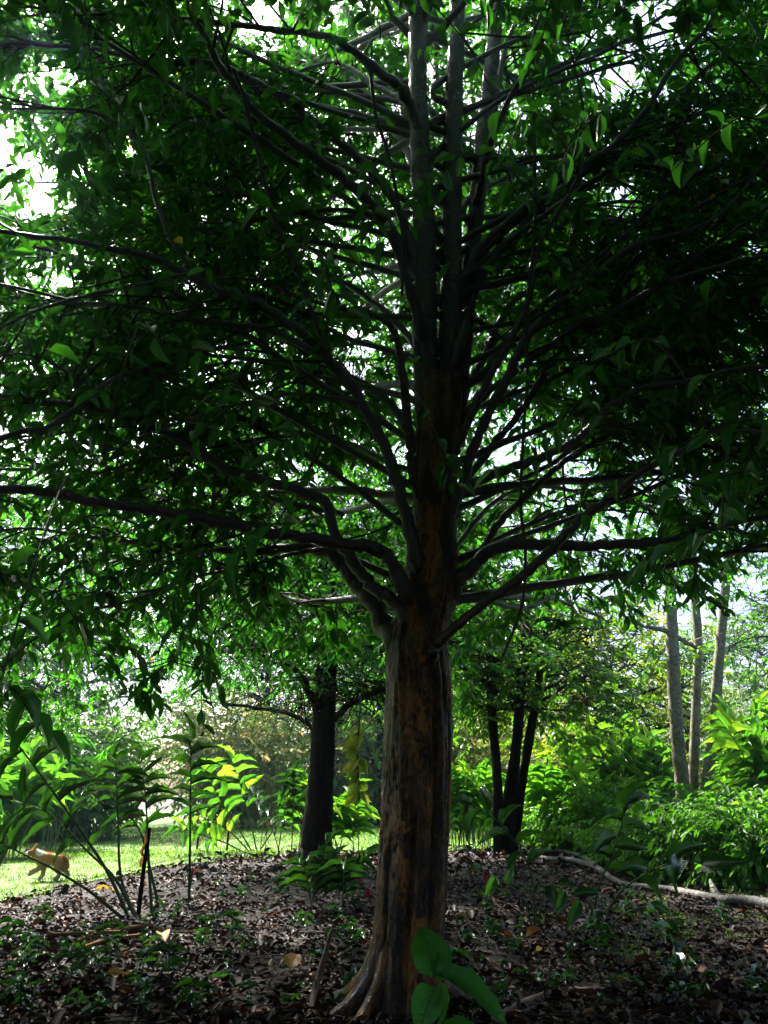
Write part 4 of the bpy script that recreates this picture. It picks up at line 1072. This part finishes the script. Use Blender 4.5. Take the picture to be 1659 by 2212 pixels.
# cut stems standing in the litter
for (x, y, h, lb) in ((425, 1838, .5, "short dark cut stem at the lawn edge"), (490, 1840, .75, "thin dark cut stem left of the pink flowers"), (298, 1985, .95, "thick brown cut stem among the tall ginger canes")):
    b = G(x, y); r = empty("cut_stem", b, lb, "stem", "cut ginger stems standing in the ground")
    mb = MB(); t = np.linspace(0, 1, 6); c = np.stack([.04 * t * t, 0 * t, h * t - .03], 1); tubes(mb, c, np.linspace(.028, .02, 6), 8, cap=True, wob=.04); mb.build("stalk", M_BARKD, r)
    mb = MB(); n = 5; a = np.arange(n) * 1.3
    put_leaves(mb, np.stack([0 * a, 0 * a, h * (.3 + .12 * np.arange(n))], 1), np.stack([np.cos(a) * .3, np.sin(a) * .3, np.ones(n)], 1), norm(np.stack([np.cos(a), np.sin(a), .2 + 0 * a], 1)), .16, .035, LANCE, np.full(n, .3)); mb.build("dry_sheath", M_DEAD, r)

# broad-leaved clumps at the far left and big plants between
LG = "broad-leaved clumps behind the dog"
ginger("broad_leaf_plant", XY(30, 17)[0], 17, "dark broad-leaved clump with pale upright stalks at the left edge", 16, 2.4, .7, M_GINGB, .7, .16, 9, 111, LG, M_YSTEM, .45)
ginger("broad_leaf_plant", XY(120, 18.5)[0], 18.5, "broad-leaved clump with pale upright stalks behind the dog", 14, 2.3, .7, M_GINGB, .7, .16, 9, 112, LG, M_YSTEM, .45)
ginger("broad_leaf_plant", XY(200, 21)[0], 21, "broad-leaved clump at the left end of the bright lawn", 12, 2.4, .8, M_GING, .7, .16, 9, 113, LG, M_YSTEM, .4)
ginger("ginger_plant", XY(745, 19)[0], 19, "feathery ginger plant between the two dark trunks", 7, 1.7, .8, M_GINGB, .5, .10, 13, 114, None)
ginger("ginger_plant", XY(645, 19.5)[0], 19.5, "ginger plant just left of the second trunk", 5, 1.9, .8, M_GING, .5, .11, 12, 115, None)

# plants in the near ground
sp = G(690, 1965)
ginger("young_ginger", sp[0], sp[1], "dark young ginger in the litter below the second trunk", 5, .8, .6, M_GING, .34, .08, 9, 121, None)
sp = G(1150, 2010); 
r = empty("arching_ginger", sp, "thin arching plant with oval dark leaves right of the main trunk", "plant")
cane_px(r, (1150, 2010), [(1135, 1950), (1090, 1905), (1040, 1880)], 8.2, 3, .2, .09, M_GING, .6, 22, tuple(sp), .009)
cane_px(r, (1160, 2010), [(1170, 1950), (1190, 1910), (1230, 1930), (1270, 1960)], 7.8, 6, .24, .11, M_GING, .5, 23, tuple(sp), .009)
cane_px(r, (1155, 2012), [(1150, 1900), (1120, 1830), (1070, 1770), (1020, 1740)], 8.4, 9, .3, .11, M_GING, .35, 24, tuple(sp), .012)
sp = G(1290, 2020)
r = empty("arching_ginger", sp, "arching dark ginger with broad leaves in front of the fallen branch", "plant")
cane_px(r, (1290, 2020), [(1330, 1940), (1390, 1890), (1450, 1865), (1520, 1862)], 6.6, 7, .34, .13, M_GING, .45, 25, tuple(sp), .012)
cane_px(r, (1280, 2020), [(1290, 1930), (1320, 1850), (1340, 1790), (1350, 1740)], 7.4, 8, .36, .12, M_GING, .4, 26, tuple(sp), .012)
cane_px(r, (1300, 2020), [(1340, 1980), (1400, 1960), (1440, 2000), (1460, 2060)], 6.9, 7, .2, .09, M_GING, .4, 27, tuple(sp), .01)
# large-leaved young plant at the bottom centre
sp = np.array([P(935, 2190, 4.2)[0], 4.2, 0]); 
r = empty("large_leaf_seedling", sp, "young plant with large rounded green leaves in front of the main trunk", "plant")
def leaf_part(root, sp, a, b, w, mat, nrm, rnd_, tpl=OVATE):
    a, b = np.array(a), np.array(b)
    mb = MB(); Ld = np.linalg.norm(b - a)
    put_leaves(mb, (a - sp)[None], (b - a)[None], norm(np.array([nrm], float)), np.array([Ld]), np.array([w]), tpl, np.array([rnd_]))
    dd_ = norm(b - a); sd_ = norm(np.cross(norm(np.array(nrm, float)), dd_)); uu = np.cross(dd_, sd_)
    tv = tpl[0].reshape(-1, 5, 3)[:, 2]
    pth = (a - sp) + tv[:, 0:1] * Ld * dd_ + tv[:, 2:3] * Ld * uu - uu * -.0012
    tubes(mb, pth, np.linspace(.0028, .0008, len(tv)), 5, 1)
    for i in range(1, len(tv) - 1):
        for sg in (-1, 1):
            e = (a - sp) + (tv[min(i + 1, len(tv) - 1), 0] + .03) * Ld * dd_ + sd_ * sg * w * .42 * max(.1, math.sin(math.pi * (i + .8) / len(tv))) + uu * (tv[i, 2] + .012) * Ld
            tubes(mb, np.stack([pth[i], (pth[i] + e) / 2, e]), np.array([.0016, .0012, .0006]), 4, 1)
    return mb.build("leaf", [mat, M_STEM], root)
mb = MB(); c = smooth_path([(0, 0, -.02, .009), (0.0, .0, .25, .008), (*(P(938, 2150, 4.15) - sp), .006)], 6); tubes(mb, c[:, :3], c[:, 3], 7, cap=True); mb.build("stem", M_YSTEM, r)
q = P(938, 2150, 4.15)
for (bx, by, tx, ty, tY, w, nn) in ((938, 2112, 918, 1992, 4.2, .19, (0.25, -1, .3)), (938, 2112, 975, 2040, 4.25, .11, (.8, -.6, .3)), (945, 2105, 1112, 2178, 4.0, .13, (.15, -.55, .85)),
                                    (940, 2130, 900, 2222, 4.05, .15, (-.25, -1, .35)), (948, 2118, 966, 2225, 4.1, .055, (.7, -.7, .1)), (945, 2235, 1065, 2222, 4.0, .12, (0, -.5, .9))):
    leaf_part(r, sp, P(bx, by, 4.15), P(tx, ty, tY), w, M_BIGL, nn, rng.uniform(.5, 1))
# small seedlings scattered in the litter
SG = "small seedlings in the leaf litter"
def seedling(seed, h, nl, leaf):
    rs = np.random.RandomState(seed)
    root = empty("seedling", (0, 0, 0), "x", "plant", SG)
    mb = MB(); c = smooth_path([(0, 0, -.02, .004), (.01, .01, h * .5, .003), (.03, 0, h, .002)], 5); tubes(mb, c[:, :3], c[:, 3], 5); mb.build("stem", M_STEM, root)
    i0 = rs.randint(3, len(c), nl); a = rs.uniform(0, 6.28, nl)
    mb = MB(); put_leaves(mb, c[i0, :3], np.stack([np.cos(a), np.sin(a), rs.uniform(0, .9, nl)], 1), norm(rs.normal(0, .3, (nl, 3)) + [0, 0, 1]), rs.uniform(.7, 1.1, nl) * leaf, leaf * .33, LANCE, rs.uniform(0, 1, nl)); mb.build("leaves", M_GING, root)
    return root
sp_ = [seedling(131, .16, 7, .13), seedling(132, .10, 5, .11), seedling(133, .24, 8, .15)]
sd = [(60, 2090, "at the left edge near the pale grass"), (30, 2180, "at the lower left corner"), (150, 2140, "below the dead orange leaves"), (205, 2110, "left of the dead orange leaves"), (225, 2195, "at the bottom left beside the tan leaf"),
      (240, 2060, "beside the yellowed canes"), (430, 2060, "right of the dead orange leaves"), (440, 2000, "in the litter below the upright cane"), (500, 2030, "in the middle of the litter left of the trunk"), (520, 1950, "upper middle litter left of the trunk"),
      (575, 1975, "middle litter in front of the second tree"), (600, 1945, "just in front of the young ginger"), (650, 2010, "left of the main trunk in dark litter"), (535, 2140, "low in the litter left of the trunk"), (360, 2130, "below the fallen orange leaves to their right"),
      (400, 2190, "near the bottom edge left of centre"), (1235, 2060, "right of the main trunk in open litter"), (1290, 2080, "in the open litter below the arching ginger"), (1440, 2050, "below the broad arching leaves"), (1500, 2090, "in the lower right litter"),
      (1460, 2010, "in the thin grass below the log"), (1560, 2000, "below the thick end of the log"), (1020, 1990, "beside the right side of the main trunk"), (1060, 2040, "in the litter just right of the trunk foot"), (1350, 2000, "in the thin grass at right"),
      (1230, 2130, "beside the curved root"), (90, 2010, "where the lawn meets the litter at left"), (10, 2050, "at the left edge of the litter"), (320, 2080, "under the tall ginger clump"), (720, 1905, "at the foot of the second tree")]
used = set()
for i, (x, y, lb) in enumerate(sd):
    k = i % 3
    o = sp_[k] if k not in used else copy_tree(sp_[k])
    used.add(k)
    b = G(x, min(y, 2200)); o.location = (b[0], b[1], bump_z(b[0], b[1]) + .01); o.rotation_euler = (0, 0, i * 2.1); s = .8 + .5 * ((i * 37) % 10) / 10
    o.scale = (s, s, s); o["label"] = "small green seedling " + lb

srs = np.random.RandomState(88)
gpts = [(srs.uniform(-20, 330), srs.uniform(2030, 2210)) for _ in range(46)] + [(srs.uniform(330, 780), srs.uniform(1890, 2190)) for _ in range(42)] + [(srs.uniform(980, 1670), srs.uniform(1930, 2200)) for _ in range(60)]
mb = MB()
for (x, y) in gpts:
    g = G(x, y); g[2] = bump_z(g[0], g[1]) + .01; h = srs.uniform(.04, .2); nl_ = srs.randint(4, 9)
    c = smooth_path([(*g, .003), (*(g + [srs.normal(0, .02), srs.normal(0, .02), h]), .0015)], 4)
    tubes(mb, c[:, :3], c[:, 3], 4)
    i0 = srs.randint(1, len(c), nl_); a = srs.uniform(0, 6.28, nl_); lf = srs.uniform(.05, .13)
    put_leaves(mb, c[i0, :3], np.stack([np.cos(a), np.sin(a), srs.uniform(-.1, .9, nl_)], 1), norm(srs.normal(0, .35, (nl_, 3)) + [0, 0, 1]), srs.uniform(.7, 1.1, nl_) * lf, lf * srs.uniform(.25, .5), LANCE, srs.uniform(0, 1, nl_))
tag(mb.build("ground_cover", M_GING), "sparse low green weeds sprouting through the dead leaves", "ground cover", None, "stuff")

# ------------------------------------------------------------------ fallen wood, roots, loose leaves
def gpath(rows, zoff=0.0, rmul=1.0):
    out = []
    for (x, y, hw) in rows:
        g = G(x, y); out.append((g[0], g[1], PR(hw, g) * .75 + .02 + zoff + bump_z(g[0], g[1]), PR(hw, g) * rmul))
    return out
lg = G(1400, 1925)
root = empty("fallen_branch", lg, "long pale grey fallen branch lying across the litter at right", "branch")
tube_obj("branch", gpath([(1110, 1822, 3), (1140, 1845, 5), (1180, 1862, 5), (1240, 1868, 6), (1290, 1885, 7), (1340, 1914, 6), (1400, 1925, 7), (1450, 1932, 7), (1500, 1945, 8), (1560, 1958, 10), (1620, 1963, 12), (1700, 1975, 13)]), M_LOG, root, lg, 12, 6, .07, 400)
tube_obj("side_branch", gpath([(1290, 1885, 7), (1255, 1860, 5), (1200, 1845, 4), (1160, 1850, 3)], .03), M_LOG, root, lg, 8, 5, .1, 401)
tube_obj("stub", [(*(G(1560, 1958) + [0, 0, .03]), .05), (*(G(1550, 1950) + [-.03, 0, .16]), .035), (*(G(1548, 1945) + [-.05, 0, .24]), .02)], M_LOG, root, lg, 8, 5, .1, 402)
lg = G(1160, 2180)
root = empty("surface_root", lg, "curved red-brown root snaking over the litter at the bottom right", "root")
tube_obj("root", gpath([(1080, 2215, 8), (1130, 2190, 9), (1200, 2165, 9), (1270, 2155, 8), (1340, 2160, 7), (1400, 2168, 5), (1450, 2175, 3)]), M_ROOT, root, lg, 10, 6, .08, 410)
tube_obj("rootlet", gpath([(1270, 2155, 4), (1330, 2140, 4), (1400, 2135, 3), (1450, 2120, 2)]), M_ROOT, root, lg, 8, 6, .08, 411)
lg = G(685, 2150)
root = empty("broken_stick", lg, "short brown broken stick standing askew left of the trunk foot", "stick")
tube_obj("stick", [(*(G(668, 2200)), .022), (*(G(682, 2175) + [0, 0, .12]), .022), (*(G(692, 2165) + [.03, 0, .3]), .018), (*(G(698, 2160) + [.05, 0, .42]), .012)], M_ROOT, root, lg, 9, 5, .1, 420)
tube_obj("fork", [(*(G(682, 2175) + [0, 0, .14]), .012), (*(G(682, 2175) + [-.08, 0, .2]), .008), (*(G(682, 2175) + [-.14, .02, .23]), .005)], M_ROOT, root, lg, 7, 5, .1, 421)
def loose_leaf(x, y, L, W, ang, mat, label, name="fallen_leaf", z=.06, tilt=.15):
    g = G(x, y); r = empty(name, g, label, "leaf", None)
    mb = MB(); put_leaves(mb, np.array([[0, 0, z]]), np.array([[math.cos(ang), math.sin(ang), tilt]]), np.array([[.1, -.5, .85]]), np.array([L]), np.array([W]), OVATE, np.array([.6])); mb.build("blade", mat, r)
    mb = MB(); tubes(mb, np.array([[0, 0, z], [-.03 * math.cos(ang), -.03 * math.sin(ang), z - .01], [-.07 * math.cos(ang), -.07 * math.sin(ang), z - .03]]), np.array([.003, .0025, .002]), 5); mb.build("leaf_stalk", M_STEM, r)
loose_leaf(205, 1932, .27, .06, .1, M_YEL, "bright yellow fallen leaf lying left of the ginger canes")
loose_leaf(1100, 1838, .3, .2, .8, M_YEL, "yellow fallen leaf at the far end of the fallen branch")
loose_leaf(348, 2040, .2, .12, -1.2, M_DEAD, "curled orange-brown leaf right of the dead canes", z=.09)
loose_leaf(228, 2130, .16, .1, .5, M_DEAD, "tan fallen leaf at lower left")
loose_leaf(625, 2110, .2, .13, 1.3, M_DEAD, "broad brown leaf standing on edge left of the trunk", z=.05, tilt=.8)
loose_leaf(1160, 2072, .13, .06, .7, M_YEL, "small yellow leaf in the litter right of the trunk")
root = empty("dead_cane", G(260, 2030), "yellow-brown dead ginger canes lying under the tall clump", "plant")
for i, rows in enumerate(([(165, 2050, 4), (220, 2030, 5), (290, 2020, 5), (330, 2015, 4)], [(180, 2065, 4), (240, 2045, 4), (300, 2035, 3)], [(100, 2035, 3), (200, 2032, 4), (270, 2026, 3)])):
    tube_obj("cane", gpath(rows, .03), M_DEAD, root, G(260, 2030), 7, 5, .08, 430 + i)
# hanging vines
def vine(rows, Y, label, leaves=0, mat=M_LEAFY, lsz=.2, lw=.12, seed=1, y0=None, ranges=(.3, 1)):
    pts = [(*P(x, y, Y if y0 is None else y0 + (Y - y0) * i / (len(rows) - 1)), PR(hw, P(x, y, Y))) for i, (x, y, hw) in enumerate(rows)]
    loc = np.array(pts[-1][:3]); r = empty("hanging_vine", loc, label, "vine")
    o, c = tube_obj("vine_stem", pts, M_TWIG, r, loc, 7, 6, .06, seed)
    if leaves:
        rs = np.random.RandomState(seed); f = rs.uniform(ranges[0], ranges[1], leaves) * (len(c) - 1); i0 = f.astype(int)
        a = rs.uniform(0, 6.28, leaves)
        mb = MB(); put_leaves(mb, c[i0, :3] - loc, np.stack([np.cos(a), np.sin(a) * .6, rs.uniform(-.9, -.1, leaves)], 1), norm(np.array([0, -1, .6]) + rs.normal(0, .3, (leaves, 3))), rs.uniform(.8, 1.15, leaves) * lsz, lw, OVATE, rs.uniform(.2, 1, leaves)); mb.build("leaves", mat, r)
vine([(780, 1500, 2), (776, 1560, 2), (772, 1620, 2), (774, 1680, 2), (776, 1730, 1.5)], 13.5, "hanging vine with yellow-green leaves between the two dark trunks", 34, M_LEAFY, .27, .15, 3, None, (.3, 1))
vine([(505, 150, 4), (530, 220, 4), (555, 325, 4), (590, 465, 4), (630, 550, 4), (670, 665, 4), (700, 743, 3.5), (722, 800, 3)], 4.6, "thin dark vine slanting down across the left limbs", 0, seed=4, y0=4.3)
vine([(1150, 120, 3), (1155, 350, 3.5), (1156, 470, 3.5), (1150, 560, 3.5), (1140, 650, 4), (1137, 743, 4), (1139, 820, 3.5), (1130, 943, 3.5), (1125, 1093, 3.5), (1135, 1193, 3.5), (1130, 1293, 3), (1110, 1360, 3), (1085, 1420, 2.5)], 4.9, "long thin dark vine hanging down right of the trunk", 0, seed=5)
vine([(800, 150, 4), (812, 250, 4), (838, 330, 4), (860, 440, 4), (872, 540, 3), (868, 640, 3)], 4.7, "dark vine hanging just left of the tall stems", 0, seed=6)

# ------------------------------------------------------------------ dog
def skin_mesh(name, verts, edges, mat_list, parent, loc, sub=2):
    me = bpy.data.meshes.new(name)
    me.from_pydata([v[:3] for v in verts], edges, [])
    o = bpy.data.objects.new(name, me); col.objects.link(o)
    o.modifiers.new("skin", 'SKIN')
    for i, v in enumerate(verts):
        sv = me.skin_vertices[0].data[i]; sv.radius = (v[3], v[4] if len(v) > 4 else v[3]); sv.use_root = (i == 0)
    m = o.modifiers.new("sub", 'SUBSURF'); m.levels = sub; m.render_levels = sub
    dg = bpy.context.evaluated_depsgraph_get(); dg.update()
    nm = bpy.data.meshes.new_from_object(o.evaluated_get(dg))
    o.modifiers.clear(); o.data = nm
    for p in nm.polygons: p.use_smooth = True
    for mt in mat_list: nm.materials.append(mt)
    o.parent = parent
    return o
def fur_mat():
    m, nt, N, L = newmat("orange_and_cream_fur")
    tc = N.new("ShaderNodeTexCoord"); sx = N.new("ShaderNodeSeparateXYZ"); L.new(tc.outputs['Object'], sx.inputs[0])
    nz = N.new("ShaderNodeTexNoise"); nz.inputs['Scale'].default_value = 18; nz.inputs['Detail'].default_value = 6; L.new(tc.outputs['Object'], nz.inputs['Vector'])
    # height: cream belly and legs, orange back ; muzzle white
    ad = N.new("ShaderNodeMath"); ad.operation = 'MULTIPLY_ADD'; L.new(nz.outputs[0], ad.inputs[0]); ad.inputs[1].default_value = .14; L.new(sx.outputs['Z'], ad.inputs[2])
    r = ramp(N, [(.14, (.6, .48, .33)), (.3, (.58, .34, .15)), (.4, (.5, .24, .08))]); L.new(ad.outputs[0], r.inputs[0])
    mz = N.new("ShaderNodeMath"); mz.operation = 'LESS_THAN'; L.new(sx.outputs['X'], mz.inputs[0]); mz.inputs[1].default_value = -.345
    mx = N.new("ShaderNodeMix"); mx.data_type = 'RGBA'; L.new(mz.outputs[0], mx.inputs[0]); L.new(r.outputs[0], mx.inputs[6]); mx.inputs[7].default_value = (.8, .78, .74, 1)
    # white ruff behind the head
    d1 = N.new("ShaderNodeVectorMath"); d1.operation = 'DISTANCE'; L.new(tc.outputs['Object'], d1.inputs[0]); d1.inputs[1].default_value = (-.15, -.03, .46)
    l1 = N.new("ShaderNodeMath"); l1.operation = 'LESS_THAN'; L.new(d1.outputs['Value'], l1.inputs[0]); l1.inputs[1].default_value = .085
    m2 = N.new("ShaderNodeMix"); m2.data_type = 'RGBA'; L.new(l1.outputs[0], m2.inputs[0]); L.new(mx.outputs[2], m2.inputs[6]); m2.inputs[7].default_value = (.8, .78, .74, 1)
    pb = N.new("ShaderNodeBsdfPrincipled"); pb.inputs['Roughness'].default_value = .8; L.new(m2.outputs[2], pb.inputs['Base Color'])
    n2 = N.new("ShaderNodeTexNoise"); n2.inputs['Scale'].default_value = 120; L.new(tc.outputs['Object'], n2.inputs['Vector'])
    bp = N.new("ShaderNodeBump"); bp.inputs['Strength'].default_value = .8; bp.inputs['Distance'].default_value = .01; L.new(n2.outputs[0], bp.inputs['Height']); L.new(bp.outputs[0], pb.inputs['Normal'])
    out = N.new("ShaderNodeOutputMaterial"); L.new(pb.outputs[0], out.inputs[0])
    return m
M_FUR = fur_mat(); M_BLACK = plain_mat("black_nose", (.01, .01, .01), (.02, .02, .02), 20, .3)
dl = G(98, 1905)
dog = empty("dog", (dl[0], dl[1], bump_z(dl[0], dl[1]) + .02), "small orange and cream dog trotting left across the grass", "dog", None, math.radians(24))
dog.scale = (.88, .88, .88)
V = [(.17, 0, .33, .10, .115), (.05, 0, .32, .10, .12), (-.08, 0, .33, .105, .13), (-.16, 0, .37, .092, .11), (-.21, 0, .43, .058, .066), (-.27, 0, .465, .06, .058), (-.33, 0, .445, .034, .032), (-.385, 0, .43, .022, .022),
     # tail
     (.23, 0, .35, .035), (.28, 0, .30, .032), (.31, 0, .23, .03), (.32, 0, .17, .014),
     # hind legs: thigh, knee, hock, paw
     (.19, -.07, .27, .06), (.12, -.08, .19, .038), (.20, -.08, .11, .022), (.17, -.08, .03, .02), (.12, -.08, .015, .017),
     (.20, .07, .27, .06), (.22, .08, .18, .038), (.31, .08, .13, .022), (.36, .08, .06, .019), (.33, .08, .03, .016),
     # front legs
     (-.11, -.065, .27, .045), (-.17, -.07, .17, .028), (-.26, -.07, .15, .021), (-.30, -.07, .10, .02),
     (-.10, .065, .27, .045), (-.06, .07, .16, .028), (-.08, .07, .06, .02), (-.12, .07, .015, .018)]
E = [(0, 1), (1, 2), (2, 3), (3, 4), (4, 5), (5, 6), (6, 7), (0, 8), (8, 9), (9, 10), (10, 11), (0, 12), (12, 13), (13, 14), (14, 15), (15, 16), (0, 17), (17, 18), (18, 19), (19, 20), (20, 21),
     (2, 22), (22, 23), (23, 24), (24, 25), (2, 26), (26, 27), (27, 28), (28, 29)]
body = skin_mesh("body", V, E, [M_FUR], dog, None)
me = body.data; nv = len(me.vertices)
co = np.empty(nv * 3); me.vertices.foreach_get("co", co); co = co.reshape(-1, 3)
vn = np.array([v.normal[:] for v in me.vertices])
rep = 5
cc = np.repeat(co, rep, 0) + rng.normal(0, .006, (nv * rep, 3)); nn_ = np.repeat(vn, rep, 0)
kf = cc[:, 0] > -.36; cc, nn_ = cc[kf], nn_[kf]
mb = MB(); put_leaves(mb, cc, nn_ * .5 + np.array([1., 0, -.35]) + rng.normal(0, .2, cc.shape), nn_ + rng.normal(0, .1, cc.shape), rng.uniform(.018, .04, len(cc)), .006, LEAF4, rng.uniform(0, 1, len(cc)))
mb.build("fur", M_FUR, dog)
for s in (-1, 1):
    mb = MB(); put_leaves(mb, np.array([[-.255, s * .035, .50]]), np.array([[.15, s * .35, 1.]]), np.array([[-1, s * .4, .2]]), np.array([.11]), np.array([.07]), OVATE, np.array([.5])); 
    tubes(mb, np.array([[-.25, s * .033, .49], [-.245, s * .045, .54], [-.235, s * .06, .595]]), np.array([.026, .018, .004]), 8)
    mb.build("ear", M_FUR, dog)
    mb = MB(); tubes(mb, np.array([[-.315, s * .036, .476], [-.318, s * .041, .476], [-.32, s * .045, .476]]), np.array([.006, .008, .003]), 8, cap=True); mb.build("eye", M_BLACK, dog)
mb = MB(); tubes(mb, np.array([[-.40, 0, .437], [-.41, 0, .437], [-.416, 0, .435]]), np.array([.009, .012, .005]), 8, cap=True); mb.build("nose", M_BLACK, dog)

# ------------------------------------------------------------------ thin haze added to stand in for the bluish glare
mb = MB()
bx = np.array([[x, y, z] for z in (-1.05, 24) for y in (-30, 75) for x in (-55, 55)])
mb.add(bx, [(0, 2, 3, 1), (4, 5, 7, 6), (0, 1, 5, 4), (2, 6, 7, 3), (0, 4, 6, 2), (1, 3, 7, 5)])
m, nt, N, L = newmat("glare_haze")
vp = N.new("ShaderNodeVolumePrincipled"); vp.inputs['Color'].default_value = (.5, .78, 1, 1); vp.inputs['Density'].default_value = .0012; vp.inputs['Anisotropy'].default_value = .86
out = N.new("ShaderNodeOutputMaterial"); L.new(vp.outputs[0], out.inputs['Volume'])
tag(mb.build("haze", m, None, False), "thin bluish haze in the air, added for the glare", "haze", None, "stuff")
